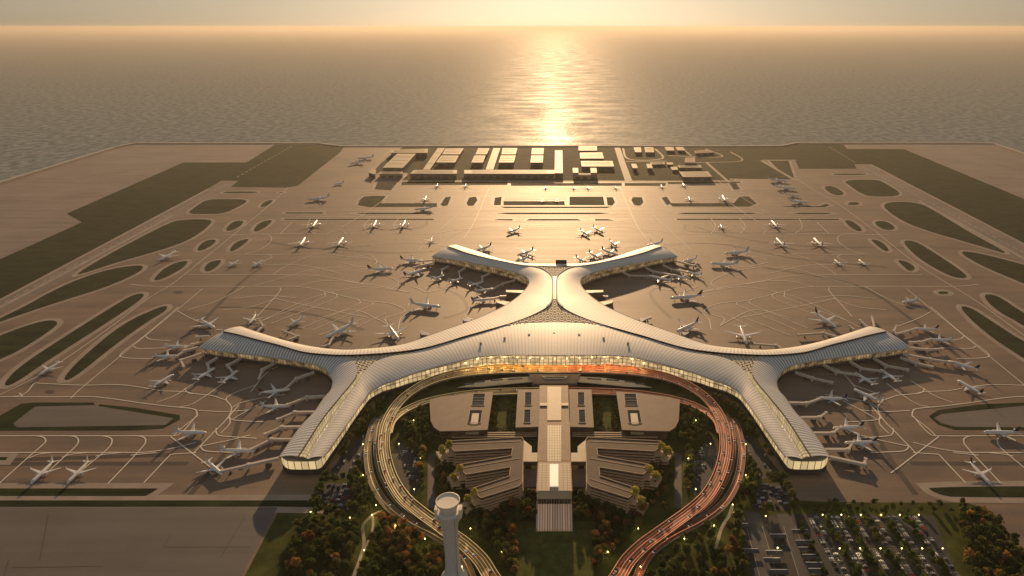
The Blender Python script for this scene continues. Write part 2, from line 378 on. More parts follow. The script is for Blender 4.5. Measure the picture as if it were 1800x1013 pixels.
# ------------------------------------------------------------------ world, sun, camera
SUN_EL = math.radians(13.5)
w = bpy.data.worlds.new('World'); SC.world = w; w.use_nodes = True
wt = w.node_tree; bg = wt.nodes['Background']
sky = nd(wt, 'ShaderNodeTexSky'); sky.sky_type = 'NISHITA'; sky.sun_disc = False
sky.sun_elevation = SUN_EL; sky.sun_rotation = math.radians(0.0); sky.dust_density = 0.8; sky.air_density = 1.2; sky.ozone_density = 1.0; sky.altitude = 0
hs = nd(wt, 'ShaderNodeHueSaturation'); hs.inputs['Saturation'].default_value = 0.62
gm = nd(wt, 'ShaderNodeGamma'); gm.inputs['Gamma'].default_value = 0.58
wt.links.new(sky.outputs[0], gm.inputs['Color']); wt.links.new(gm.outputs[0], hs.inputs['Color']); tm = nd(wt, 'ShaderNodeMix', data_type='RGBA', blend_type='MULTIPLY'); tm.inputs[0].default_value = 1.0; tm.inputs[7].default_value = (1.0, 0.93, 0.83, 1)
wt.links.new(hs.outputs[0], tm.inputs[6]); wt.links.new(tm.outputs[2], bg.inputs['Color']); bg.inputs['Strength'].default_value = 0.105
sl = bpy.data.lights.new('sun', 'SUN'); sl.energy = 4.4; sl.angle = math.radians(0.6); sl.color = (1.0, 0.63, 0.32)
so = bpy.data.objects.new('sun', sl); COL.objects.link(so); so.rotation_euler = (-(math.pi / 2 - SUN_EL), 0, 0); so.location = (0, 3000, 800)
cam = bpy.data.cameras.new('camera'); co = bpy.data.objects.new('camera', cam); COL.objects.link(co)
co.location = (0, 0, H); co.rotation_euler = (math.pi / 2 - PITCH, 0, 0)
cam.sensor_width = 36; cam.lens = 36 * F / 1800; cam.shift_x = -75 / 1800; cam.clip_start = 1; cam.clip_end = 900000
SC.camera = co
SC.view_settings.view_transform = 'Standard'; SC.view_settings.look = 'None'; SC.view_settings.exposure = 0.1; SC.view_settings.gamma = 1
SC.cycles.max_bounces = 5; SC.cycles.diffuse_bounces = 2; SC.cycles.volume_bounces = 0; SC.cycles.sample_clamp_indirect = 3
# ------------------------------------------------------------------ sheets on the ground
def sheet(name, polys, z, m, kind='structure', holes=None):
    mb = MB()
    for i_, p in enumerate(polys):      # each sheet a hair above the last, so overlaps never share a plane
        p = ccw(p); mb.add([(q[0], q[1], z + i_ * 0.0008) for q in p], [tuple(range(len(p)))])
    return tag(mb.build(name, m), kind=kind)
# sea
def sea_mat():
    m = bpy.data.materials.new('sea_water'); m.use_nodes = True
    t = m.node_tree; b = t.nodes['Principled BSDF']; L = t.links.new
    g = nd(t, 'ShaderNodeNewGeometry')
    mp = nd(t, 'ShaderNodeMapping'); mp.inputs['Scale'].default_value = (0.030, 0.024, 1); L(g.outputs['Position'], mp.inputs['Vector'])
    n = nd(t, 'ShaderNodeTexNoise', Scale=1.0, Detail=7.0, Roughness=0.62); L(mp.outputs[0], n.inputs['Vector'])
    mp2 = nd(t, 'ShaderNodeMapping'); mp2.inputs['Scale'].default_value = (0.004, 0.008, 1); L(g.outputs['Position'], mp2.inputs['Vector'])
    n2 = nd(t, 'ShaderNodeTexNoise', Scale=1.0, Detail=6.0, Roughness=0.6); L(mp2.outputs[0], n2.inputs['Vector'])
    bp = nd(t, 'ShaderNodeBump', Strength=1.0); bp.inputs['Distance'].default_value = 1.6
    L(n.outputs['Fac'], bp.inputs['Height']); L(bp.outputs[0], b.inputs['Normal'])
    mr = nd(t, 'ShaderNodeMapRange'); mr.inputs['From Min'].default_value = 0.35; mr.inputs['From Max'].default_value = 0.65; mr.inputs['To Min'].default_value = 0.48; mr.inputs['To Max'].default_value = 0.66
    L(n2.outputs['Fac'], mr.inputs['Value']); pass
    cr = nd(t, 'ShaderNodeValToRGB'); cr.color_ramp.elements[0].position = 0.40; cr.color_ramp.elements[0].color = (0.12, 0.165, 0.175, 1); cr.color_ramp.elements[1].position = 0.62; cr.color_ramp.elements[1].color = (0.33, 0.355, 0.35, 1)  # pale and dark ripple tones stand in for reflected sky
    L(n.outputs['Fac'], cr.inputs['Fac']); L(cr.outputs['Color'], b.inputs['Base Color']); b.inputs['IOR'].default_value = 1.33; b.inputs['Specular IOR Level'].default_value = 0.0; b.inputs['Roughness'].default_value = 1.0
    g1 = nd(t, 'ShaderNodeBsdfGlossy'); g1.inputs['Roughness'].default_value = 0.15; L(bp.outputs[0], g1.inputs['Normal'])
    g2 = nd(t, 'ShaderNodeBsdfGlossy'); L(mr.outputs[0], g2.inputs['Roughness']); L(bp.outputs[0], g2.inputs['Normal'])
    m1 = nd(t, 'ShaderNodeMixShader'); m1.inputs[0].default_value = 0.10; L(b.outputs[0], m1.inputs[1]); L(g2.outputs[0], m1.inputs[2])
    m2 = nd(t, 'ShaderNodeMixShader'); m2.inputs[0].default_value = 0.005; L(m1.outputs[0], m2.inputs[1]); L(g1.outputs[0], m2.inputs[2])
    L(m2.outputs[0], t.nodes['Material Output'].inputs['Surface'])
    return m
M['sea'] = sea_mat()
S = 260000
tag(obj('sea', mesh('sea', [(-S, -S, -4), (S, -S, -4), (S, S, -4), (-S, S, -4)], [(0, 1, 2, 3)], M['sea'])), kind='structure')
# land
coast_px = [(0, 322), (205, 259), (240, 252), (560, 252), (602, 257.5), (1290, 257.5), (1372, 257), (1400, 251.5), (1700, 251.5), (1746, 253)]
cw = [P(x, y) for x, y in coast_px]
dl = (cw[0] - cw[1]).normalized(); cl_ = cw[0] + dl * 4500
cr1 = P(1800, 271); dr = (cr1 - cw[-1]).normalized(); cr_ = cr1 + dr * 4500
coast = [cl_] + cw + [cr1, cr_]
land = coast + [Vector((coast[-1].x, -900, 0)), Vector((coast[0].x, -900, 0))]
mb = MB(); mb.prism([(p.x, p.y) for p in land], -6, 0.0)
tag(mb.build('ground', M['apron']), kind='structure')
# bare reclaimed ground outside the airfield
bare = [[P(x, y) for x, y in [(-900, 605), (-900, 840), (0, 456), (144, 391), (117, 376), (322, 286), (433, 286), (483, 254.5), (240, 254), (207, 262), (0, 327)]],
        [P(x, y) for x, y in [(1489, 262.5), (1589, 262.5), (1800, 350), (2600, 680), (2600, 480), (1800, 275), (1744, 255), (1484, 253)]]]
sheet('bare_ground', bare, 0.08, M['bare'])
# grass islands (photo pixels)
G = []
def g(*pts, r=2): G.append(([tuple(p) for p in pts], r))
g((-500, 682), (0, 456), (144, 391), (117, 376), (322, 286), (433, 286), (483, 255), (550, 253.5), (604, 258.5), (598, 268), (523, 327), (503, 330), (406, 329), (419, 318), (389, 318), (365, 332), (0, 526), (-500, 792), r=0)
left = [
 [(390, 338.5), (400, 336.8), (450, 336.8), (454, 338.5), (445, 340.3), (398, 340.3)],
 [(327, 376), (345, 363), (362, 351), (400, 350), (430, 350.5), (435, 355), (415, 366), (393, 376), (360, 377)],
 [(128, 485), (200, 442), (300, 390), (325, 386), (362, 385.5), (376, 389), (349, 413), (312, 431), (255, 448), (201, 463), (150, 480)],
 [(-90, 598), (20, 552), (107, 503), (180, 476), (231, 467), (254, 467), (246, 479), (188, 505), (100, 532), (0, 566)],
 [(456, 363), (468, 353), (480, 351.5), (477, 357), (464, 365)], [(488, 340), (493, 338), (500, 338.5), (497, 340)],
 [(395, 406), (403, 395), (414, 388.5), (429, 388), (425, 396), (408, 406)],
 [(445, 407), (450, 397), (462, 389), (481, 386.5), (470, 398), (452, 408)],
 [(345, 441), (352, 430), (363, 422.5), (382, 421), (374, 431), (356, 441)],
 [(403, 442), (408, 432), (420, 423), (441, 419), (425, 433), (410, 442)],
 [(269, 493), (280, 479), (296, 468), (312, 461), (333, 457.5), (322, 472), (290, 489), (278, 493)],
 [(358, 474), (364, 464), (374, 459), (392, 456.5), (379, 472), (364, 479)],
 [(-220, 675), (0, 590), (45, 573), (81, 563), (103, 564.5), (96, 577), (34, 617), (0, 632), (-220, 735)],
 [(3, 678), (34, 644), (117, 590), (190, 544), (235, 517), (256, 516), (246, 529), (185, 570), (84, 634), (22, 678)],
 [(107, 669), (141, 631), (215, 569), (282, 539), (296, 538), (290, 548), (265, 562), (201, 607), (128, 667)],
 [(-160, 800), (-160, 755), (0, 731), (37, 710), (60, 708), (164, 708), (167, 712), (62, 714.5), (23, 745), (30, 752), (290, 748), (306, 735), (172, 713.5), (176, 711), (240, 717.5), (316, 730), (316, 738), (287, 753), (240, 756.5), (-10, 757)],
 [(-300, 859), (278, 859), (268, 866), (256, 872), (-300, 872)],
 [(-300, 804), (14, 804), (10, 809), (-300, 809)],
 [(303, 514), (307, 511.5), (320, 511.5), (323, 514), (318, 516.5), (308, 516.5)], [(78, 689), (83, 686), (93, 686), (97, 689), (92, 692), (83, 692)],
]
for q in left[:-4]: g(*q, r=0 if len(q) > 15 else 2)
g(*left[16], r=0); g(*left[17], r=0); BROWN = [left[18], left[19]]
g((-500, 880), (560, 880), (556, 892), (490, 891), (-500, 891.5), r=0)
right = [
 [(1463, 306.5), (1468, 305.3), (1520, 305.3), (1524, 306.5), (1518, 308), (1468, 308)],
 [(1480, 316.6), (1542, 315.6), (1556, 322), (1592, 345), (1532, 346.5), (1512, 340), (1495, 328)],
 [(1544, 356), (1613, 354.5), (1650, 375), (1703, 408), (1785, 452), (1723, 433), (1620, 403.5), (1576, 384)],
 [(1446, 328), (1465, 326.5), (1487, 341), (1474, 344.5), (1458, 340)], [(1489, 358.5), (1495, 355.5), (1506, 355.5), (1512, 358.5), (1506, 361), (1494, 361)],
 [(1536, 389), (1559, 388.5), (1577, 403), (1558, 405.5), (1543, 399)], [(1483, 386.5), (1499, 388.5), (1518, 405), (1509, 408), (1493, 399)],
 [(1529, 420), (1549, 424), (1565, 441), (1556, 443), (1539, 430)], [(1576, 456.5), (1596, 460.5), (1611, 472), (1599, 478.5), (1586, 467)],
 [(1586, 422.5), (1610, 424), (1646, 447), (1680, 469), (1705, 489), (1680, 489.5), (1650, 476), (1617, 456), (1597, 438)],
 [(1683, 442), (1712, 443), (1800, 465), (2000, 525), (2000, 585), (1800, 499), (1723, 467)],
 [(1725, 517.5), (1752, 518), (1800, 552), (2000, 660), (2000, 710), (1800, 572), (1750, 546)],
 [(1683, 538), (1705, 539.5), (1745, 566), (1800, 602), (2000, 700), (2000, 760), (1800, 631), (1730, 585)],
 [(2100, 700), (1800, 708), (1723, 711), (1648, 721.5), (1633, 732), (1648, 746), (1677, 755.5), (1800, 756.5), (2100, 758), (2100, 752), (1800, 752), (1679, 751), (1654, 744), (1641, 735.5), (1654, 727.5), (1800, 713), (2100, 706)],
 [(2200, 855), (1629, 855), (1638, 864), (1655, 870.5), (1680, 875), (2200, 875)],
 [(1648, 515), (1652, 512.5), (1664, 512.5), (1668, 515), (1664, 517.5), (1652, 517.5)],
]
for q in right: g(*q, r=0 if len(q) > 15 else 2)
# far grass: east side, building quarter
g((1204, 258.6), (1372, 258.5), (1400, 253), (1482, 254.5), (1489, 262), (1589, 262.5), (1800, 350), (2300, 556), (2300, 690), (1800, 428), (1532, 289), (1502, 289), (1506, 297), (1405, 297), (1398, 283), (1338, 283), (1395, 315.6), (1264, 314), r=0)
g((708, 258.5), (1204, 258.6), (1262, 285), (1285, 318), (1100, 318), (706, 318), (718, 306), (700, 300), (655, 306), (652, 300), r=0)
mid = [
 [(629, 361), (632, 352), (640, 346), (655, 344.5), (678, 344.5), (669, 357.5), (768, 357.5), (768, 364), (648, 364.5)],
 [(774.5, 360), (783, 347), (793, 346), (787, 361), (779, 363)], [(820, 357.5), (825, 347.5), (836.5, 346), (839, 352.5), (832, 362), (823, 362)],
 [(868, 361), (870, 348), (882, 346), (880, 361)], [(885, 354), (992, 354), (993, 361), (885, 361)], [(1001, 346), (1060, 346), (1063, 361), (1001, 361)],
 [(1066, 347), (1077, 347), (1081, 356), (1076, 362), (1068, 361)], [(878, 363.5), (1076, 363.5), (1066, 366.2), (888, 366.2)],
 [(873, 375.3), (890, 374), (1055, 374), (1072, 375.3), (1050, 377), (895, 377)], [(868, 387), (876, 385.5), (901, 385.5), (901, 388)], [(925, 388), (930, 385.3), (1015, 385.3), (1022, 388)], [(1046, 385.5), (1068, 385.5), (1080, 388), (1046, 388)],
 [(898, 322), (1093, 322), (1093, 327), (898, 327)], [(707, 319.5), (892, 319.5), (892, 325.5), (705, 325.5)], [(1098, 322), (1171, 322), (1169, 327), (1098, 327)], [(1174, 319.5), (1300, 319.5), (1302, 322), (1174, 324)],
 [(1110, 352.5), (1112, 347), (1128, 347), (1131, 356), (1125, 362), (1115, 361)], [(1163, 348), (1172, 346), (1180, 358), (1172, 361)], [(1176, 357.5), (1290, 357.5), (1300, 346), (1316, 345.5), (1330, 358), (1318, 363.5), (1182, 363.5)],
 [(658, 333), (664, 320.6), (699, 320.6), (687, 335)], [(1278, 317), (1290, 316), (1301, 333), (1290, 334)],
 [(625, 375.3), (640, 374.2), (752, 374.2), (765, 375.3), (750, 377), (640, 377)], [(1190, 375.3), (1205, 374.2), (1318, 374.2), (1332, 375.3), (1316, 377), (1205, 377)], [(1394, 375.3), (1405, 374.3), (1455, 374.3), (1462, 375.3), (1450, 377), (1405, 377)],
 [(500, 384.9), (760, 384.9), (764, 387), (500, 387)], [(1190, 384.9), (1475, 384.9), (1475, 387), (1190, 387)], [(502, 373.6), (567, 373.6), (567, 375.8), (502, 375.8)],
 [(1370, 362), (1400, 363), (1440, 362.5), (1452, 358.5), (1459, 361), (1450, 364.5), (1385, 364.5)],
 [(1386, 282.5), (1352, 282.5), (1384, 314), (1397, 316)],
]
for q in mid: g(*q, r=0)
gw = []; sh = []
for pts, r in G:
    wp = [P(x, y) for x, y in pts]
    if r: wp = chaikin(wp, r)
    gw.append(wp)
    if len(pts) < 15 or r: sh.append(offset_poly(wp, 9.0))
for a_, b_ in (((366, 332.5), (-300, 687)), ((304, 379), (-300, 700)), ((1532, 290), (2200, 637)), ((1615, 353), (2200, 675))):
    a_, b_ = P(*a_), P(*b_); n_ = Vector((-(b_ - a_).y, (b_ - a_).x, 0)).normalized() * 5.0
    sh.append([a_ - n_, b_ - n_, b_ + n_, a_ + n_])
sheet('taxiway_shoulder', sh, 0.10, M['shoulder'])
tag(sheet('grass', gw, 0.20, M['grass'], kind='stuff'), 'dark olive grass of the islands and verges between the taxiways', 'grass')
fr_l = [P(x, y) for x, y in [(24, 745), (62, 715), (166, 712.5), (172, 714), (305, 735.5), (290, 747.5), (32, 751.5)]]
fr_r = [P(x, y) for x, y in [(1642, 735.5), (1655, 728), (1800, 713.5), (2100, 707), (2100, 751.5), (1800, 751.5), (1680, 750.5), (1655, 743.5)]]
field = [P(x, y) for x, y in [(-600, 892), (488, 892), (420, 1020), (330, 1200), (-900, 1200)]]
sheet('grey_field', [fr_l, fr_r, field], 0.12, M['field'])
mb = MB()
for (a, b_) in (((70, 985), (85, 905)), ((20, 998), (180, 996)), ((290, 962), (440, 962)), ((388, 980), (432, 905)), ((0, 1040), (15, 985)), ((288, 962), (300, 940))):
    a, b_ = P(*a), P(*b_); mb.bar((a.x, a.y, 0.14), (b_.x, b_.y, 0.14), 0.7, 0.06)
tag(mb.build('paving_joint', M['rubber']), kind='structure')
sheet('brown_island', [chaikin([P(x, y) for x, y in q], 2) for q in BROWN], 0.2, M['rubber'])
# concrete inside the two framed grass rings stays apron; runways
def strip(px_pts, w_m, z, m, name, sub=1):
    cl = [P(x, y) for x, y in px_pts]
    L_, R_ = ribbon_verts(cl, [w_m] * len(cl))
    return L_ + R_[::-1]
rw_l = [[P(x, y) for x, y in [(396, 320), (418, 319.5), (404, 331), (322, 377), (127, 485), (-300, 706), (-500, 800), (-500, 775), (0, 527.5), (366, 333)]]]
rw_r = [[P(x, y) for x, y in [(1504, 290), (1530, 289.8), (1800, 429.5), (2300, 692), (2300, 750), (1785, 456), (1650, 379), (1592, 347), (1508, 297)]]]
sheet('runway', rw_l + rw_r, 0.05, M['runway'])
# ------------------------------------------------------------------ painted lines
LN = []
def l(*pts, w=1.5, s=6, both=True):
    LN.append((pts, w, s))
    if both: LN.append(([mir(p) for p in pts], w, s))
l((-200, 766.6), (200, 766.6), (289, 766.6), (316, 763), (344, 733), (346, 728), (339, 719), (294, 714.4), (250, 709), (168, 698), (101, 698), (0, 697.7), s=4)
for a in ([(40, 766.6), (62, 766.6), (76, 769), (80.5, 775), (75.5, 782), (50, 804), (0, 849), (-30, 876)], [(100, 766.6), (121, 766.6), (134, 769), (138, 775.5), (132.5, 785.6), (109, 807), (80, 835)], [(160, 766.6), (178, 766.6), (193, 769.6), (197, 776), (189.6, 789), (154, 819), (128, 842)], [(222, 766.6), (241.6, 766.6), (253, 769.6), (256, 776), (248, 789), (189.6, 851)], [(300, 799), (253, 849)], [(345, 796), (300, 799)]): l(*a)
l((-200, 796), (0, 796), (208, 795.6), (252, 795.6), (300, 789), (345, 778))
for x in (50, 109, 168, 230): l((x, 806 - (x - 50) * 0.03), (x + 20, 798.5), (x + 45, 796))
l((300, 768), (364, 817), (384, 832)); l((420, 712), (396, 740), (379, 757), (341, 796)); l((380, 753), (381, 762.7), (393, 767), (451, 771)); l((352, 785), (361, 793), (393, 795), (420, 796))
l((346.7, 732), (318, 754), (306, 766)); l((450, 677), (417, 689), (400, 698), (398, 704), (405.6, 713), (406.7, 722), (402, 732), (396, 740))
l((285.6, 687.6), (325, 689), (339, 692), (355.6, 694), (372, 695.6), (389, 701), (398, 704)); l((392, 674), (372, 689), (339, 710), (317, 715.6)); l((348, 670), (325.6, 684.4), (305.6, 696.7), (275.6, 708))
l((250, 709), (294, 714.4), (339, 719), (345.6, 724), (347, 732)); l((408, 717), (422, 709), (450, 702), (500, 694)); l((350, 722), (394, 724), (439, 721)); l((403, 731), (408, 738), (440, 741), (465, 742))
l((402, 732), (404, 745), (388, 762)); l((325, 683), (329, 690), (339, 693))
l((506, 330), (490, 346), (457, 375), (392, 428), (340, 470), (302, 500), (262, 524), (200, 571), (140, 614), (62, 664), (-60, 722), s=3, w=1.3, both=False); l((1402, 316), (1422, 329), (1472, 358), (1511, 386), (1541, 409), (1608, 462), (1668, 500), (1720, 532), (1800, 590), (1900, 660), s=3, w=1.3, both=False); l((1262, 318), (1300, 345), (1345, 372), (1362, 381), w=1.3, both=False); l((356, 508), (314, 543), (161, 667.5), (124, 701), s=3, w=1.3)
l((-40, 697), (34, 696), (60, 675), (67, 674), (141, 677.5), (215, 677), (285, 687.6)); l((34, 691), (40, 697)); l((312, 547), (336, 560), (372, 574)); l((314, 540), (255, 590), (215, 620), (218, 629), (268, 631)); l((235, 609), (245, 613), (292, 612)); l((255, 590), (265, 597), (300, 599))
l((230, 500), (270, 503.6), (380, 503.6), (470, 504), (526, 504.4), (564.6, 511), (571, 518), (561, 527), (464, 563)); l((330, 483), (380, 483), (481, 483), (514, 484), (556, 485), (615, 495), (680, 506), (720, 514)); l((447, 502.7), (514, 484), (544, 475), (600, 470))
l((492, 506), (491, 513.6), (452, 557)); l((484, 525), (522.6, 534), (598, 549), (648.5, 559)); l((583, 514.5), (592, 518.7), (581, 528.7), (477, 569)); l((571, 512), (600, 520), (628, 527), (630, 535), (590, 552), (531, 577)); l((628, 527), (647, 530), (655, 534), (642, 542), (548, 581)); l((678.7, 550.5), (627, 576)); l((655, 530), (690, 535), (712, 548), (678, 560), (684, 573))
l((440, 411), (493, 411), (560, 411), (700, 411)); l((493, 411), (514, 391)); l((388, 413), (420, 413), (470, 413), (476, 425), (455, 440), (430, 447)); l((430, 447), (470, 448), (560, 447), (620, 452)); l((470, 448), (478, 452), (460, 462)); l((620, 452), (652, 456), (680, 470), (672, 484), (640, 490)); l((690, 340), (640, 376), (600, 400), w=1.6); l((810, 372), (768, 410), (735, 440), w=1.6); l((860, 330), (835, 388), (815, 420), w=1.6)
l((640, 339), (760, 339), (975, 339), w=1.6); l((600, 370.5), (760, 370.5), (975, 370.5), w=1.6); l((520, 381), (975, 381), w=1.6); l((700, 452), (760, 440), (800, 412), (870, 396), (975, 396), w=1.2)
l((720, 503), (735, 508), (748, 514), (760, 512), (800, 506)); l((684, 573), (660, 560), (620, 545), (560, 560))
l((600, 458), (640, 449), (655, 452), (662, 462), (640, 470), (600, 462)); l((620, 470), (660, 478), (690, 490), (700, 500), (680, 512)); l((440, 575), (500, 545), (560, 520), (640, 505), (720, 514)); l((640, 405), (655, 395), (668, 405)); l((610, 412), (596, 404), (575, 411))
l((700, 411), (760, 411), (800, 405), (880, 399), (975, 399)); l((560, 447), (610, 436), (690, 428), (760, 430), (790, 436)); l((480, 483), (500, 470), (540, 452), (560, 447)); l((520, 504), (560, 495), (600, 494), (640, 500)); l((650, 385), (640, 398), (648, 411)); l((700, 385), (692, 398), (700, 411)); l((545, 385), (540, 400), (552, 411))
l((440, 470), (470, 466), (520, 466), (560, 472), (600, 482)); l((410, 525), (470, 520), (520, 524)); l((392, 545), (440, 540), (486, 525)); l((330, 545), (380, 530), (430, 504)); l((640, 560), (600, 575), (560, 590)); l((725, 545), (705, 560), (700, 580)); l((500, 640), (470, 655), (440, 690)); l((468, 705), (430, 725), (408, 738)); l((440, 765), (400, 775), (352, 785))
mb = MB()
for li_, (pts, wd, s) in enumerate(LN):
    cl = catmull([P(x, y) for x, y in pts], s) if len(pts) > 2 else [P(x, y) for x, y in pts]
    # far lines get the full painted width of a taxiway centreline with its black border
    L_, R_ = ribbon_verts(cl, [wd] * len(cl))
    n = len(cl)
    mb.add([(p.x, p.y, 0.30 + li_ * 0.0006) for p in L_ + R_], [(i, n + i, n + i + 1, i + 1) for i in range(n - 1)])
# runway centre dashes and edge lines
DZ = [0.46]
def dashes(a, b, n, wd):
    DZ[0] += 0.002
    a, b = P(*a), P(*b); d = (b - a) / n
    nn = Vector((-d.y, d.x, 0)).normalized() * wd / 2
    for i in range(n):
        p, q = a + d * i, a + d * (i + 0.55)
        mb.add([(v.x, v.y, DZ[0]) for v in (p - nn, q - nn, q + nn, p + nn)], [(0, 1, 2, 3)])
dashes((398, 325), (-100, 589), 44, 0.9); dashes((1517, 294), (1950, 525), 44, 0.9); dashes((512, 258), (413, 314), 16, 1.8); dashes((1457, 258), (1505, 287), 12, 1.8)
tag(mb.build('apron_marking', M['paint']), kind='structure')
# dark tyre tracks
mb = MB()
RB = [((460, 470), (420, 500), (340, 580), (250, 655)), ((380, 540), (470, 543), (560, 556), (640, 580)), ((650, 432), (560, 437), (500, 431), (470, 424)), ((830, 437), (700, 445), (600, 440), (520, 436)), ((300, 800), (-100, 812)), ((1220, 398), (1280, 415), (1400, 432), (1600, 436)), ((640, 402), (700, 404), (745, 398), (750, 388)), ((1205, 395), (1215, 407), (1330, 410), (1450, 407)),
      ((1180, 560), (1150, 530), (1145, 512), (1170, 500)), ((1340, 470), (1500, 500), (1600, 560), (1700, 640)), ((430, 700), (420, 740), (400, 790), (330, 875)), ((1520, 700), (1530, 740), (1560, 800), (1610, 870)), ((1100, 436), (1250, 428), (1400, 455), (1560, 470)), ((780, 560), (820, 545), (808, 520), (770, 505)), ((-100, 816), (330, 815)), ((1600, 815), (1900, 815)), ((890, 440), (930, 425), (1020, 425), (1060, 440))]
for ri_, pts in enumerate(RB):
    cl = catmull([P(x, y) for x, y in pts], 10); L_, R_ = ribbon_verts(cl, [7.0] * len(cl)); n = len(cl)
    mb.add([(p.x, p.y, 0.02 + ri_ * 0.0015) for p in L_ + R_], [(i, n + i, n + i + 1, i + 1) for i in range(n - 1)])
tag(mb.build('tyre_track', M['rubber']), kind='structure')
# light service roads round the far buildings
def road(name, lines, z, m):
    mb = MB()
    for k_, (pts, wd) in enumerate(lines):
        cl = catmull([P(x, y) for x, y in pts], 6) if len(pts) > 2 else [P(x, y) for x, y in pts]
        L_, R_ = ribbon_verts(cl, [wd] * len(cl)); n = len(cl)
        mb.add([(p.x, p.y, z + k_ * 0.002) for p in L_ + R_], [(i, n + i, n + i + 1, i + 1) for i in range(n - 1)])
        EXCL_LINE.append((cl, wd / 2 + 3))
    return tag(mb.build(name, m), kind='structure')
road('service_road', [([(1085, 260), (1093, 284), (1105, 318)], 24), ([(1095, 261), (1106, 280), (1164, 279), (1152, 262)], 8), ([(1100, 284), (1172, 283.5)], 8), ([(1240, 262), (1268, 276), (1175, 274)], 8), ([(1200, 262), (1215, 274)], 7), ([(1242, 286), (1282, 321)], 10), ([(1284, 267), (1303, 283), (1222, 286)], 7),
     ([(706, 318.6), (892, 318.8), (1093, 319.5), (1300, 318.4)], 18), ([(1338, 282.5), (1396, 316)], 12), ([(1340, 282), (1400, 282)], 14), ([(688, 262), (655, 300)], 14)], 0.275, M['path'])
# ------------------------------------------------------------------ land side park
park = [(-470 + 900, 1013), (493, 892), (560, 879), (575, 838), (602, 800), (648, 722), (715, 665), (800, 650), (975, 644)]
pw = [P(x, y) for x, y in park]
pw_r = [mirw(p) for p in pw[::-1]]
pw_r = [p for p in pw_r if p.x < 280] + [P(1455, 883), P(1700, 884), P(1745, 900), P(1800, 985), P(1900, 1080)]
plawn = [P(330, 1200)] + pw + pw_r[1:] + [P(2000, 1200)]
tag(sheet('park_lawn', [plawn], 0.06, M['lawn'], kind='stuff'), 'dark green lawn and undergrowth of the park round the loop road', 'lawn')
lots = [[(568, 842), (612, 842), (640, 800), (650, 770), (630, 766), (600, 805)], [(560, 898), (572, 850), (618, 850), (628, 898)],
        [(690, 850), (688, 800), (700, 770), (720, 790), (738, 800), (735, 860), (725, 880), (708, 874)]]
LOTW = [[P(x, y) for x, y in q] for q in lots]; LOTW += [[mirw(p) for p in q] for q in LOTW]
BIG = [(1300, 912), (1400, 904), (1640, 906), (1688, 1020), (1700, 1060), (1330, 1060)]
LOTW.append([P(x, y) for x, y in BIG])
sheet('car_park', LOTW, 0.12, M['asphalt'])
# garden lawns of the court, front lawn
lw = [[(866, 688), (910.5, 688), (906, 753), (861, 753)], [(905, 916), (1045, 916), (1046, 1040), (904, 1040)]]
LW = [[P(x, y) for x, y in q] for q in lw]; LW.append([mirw(p) for p in LW[0]])
tag(sheet('front_lawn', LW, 0.10, mat('mown_lawn', (0.10, 0.112, 0.028), 0.9, spec=0.1, var=0.35, vscale=0.12), kind='stuff'), 'mown lawns of the garden courts and before the front steps', 'lawn')
road('footpath', [([(655, 905), (638, 925), (640, 955), (632, 985), (622, 1013), (618, 1040)], 3.2), ([(655, 905), (672, 897)], 3), ([(640, 967), (655, 930), (655, 905)], 2.4), ([(1288, 887), (1282, 905), (1268, 930), (1258, 965)], 3.2), ([(1288, 900), (1300, 908)], 3)], 0.16, M['path'])
road('park_road', [([(758, 800), (758, 893)], 8), ([(758, 800), (775, 796)], 7), ([(1192, 800), (1192, 893)], 8), ([(1192, 800), (1175, 796)], 7)], 0.16, M['paving'])
road('parking_aisle', [([(1322, 900), (1349, 1013), (1358, 1050)], 15), ([(1378, 904), (1418, 1013), (1432, 1050)], 15)], 0.16, mat('aisle_asphalt', (0.075, 0.072, 0.072), 0.7, var=0.15, vscale=0.1))
# stall lines and tree verges of the big car park
mb = MB(); VERGE = []; ROWX = [269, 291, 309, 330, 350, 372]
for X in ROWX:
    for s in (-1, 1):
        for k in range(31):
            Y = 424 + k * 2.9
            mb.add([(X + s * 1.0, Y - .1, .2), (X + s * 5.6, Y - .1, .2), (X + s * 5.6, Y + .1, .2), (X + s * 1.0, Y + .1, .2)], [(0, 1, 2, 3)])
for X0, Xd in ((P(1312, 925).x, P(1335, 1013).x), (P(1340, 925).x, P(1366, 1013).x), (P(1368, 905).x, P(1404, 1013).x), (P(1388, 905).x, P(1432, 1013).x)):
    ya, yb = P(1300, 925).y, P(1300, 1013).y
    mb.add([(Xd - .25, yb, .2), (Xd + .25, yb, .2), (X0 + .25, ya, .2), (X0 - .25, ya, .2)], [(0, 1, 2, 3)])
tag(mb.build('car_park_marking', M['stall']), kind='structure')
# sea wall (one long thing)
mb = MB()
cs = [c + Vector((0, -6, 0)) for c in coast]
for i in range(len(cs) - 1):
    a, b = cs[i], cs[i + 1]
    mb.bar((a.x, a.y, 0.5), (b.x, b.y, 0.5), 15, 6.0, 0)
t = tag(mb.build('sea_wall', M['stone']), 'long low stone sea wall along the edge of the reclaimed land', 'sea wall')
mb = MB()
cs2 = [c + Vector((0, -34, 0)) for c in coast]
for i in (0, 1, 2, 3, len(cs2) - 5, len(cs2) - 4, len(cs2) - 3, len(cs2) - 2):
    a, b = cs2[i], cs2[i + 1]; mb.bar((a.x, a.y, 0.6), (b.x, b.y, 0.6), 5, 2.4)
tag(mb.build('flood_wall', M['stone']), 'lower inner flood wall running parallel behind the sea wall', 'wall')
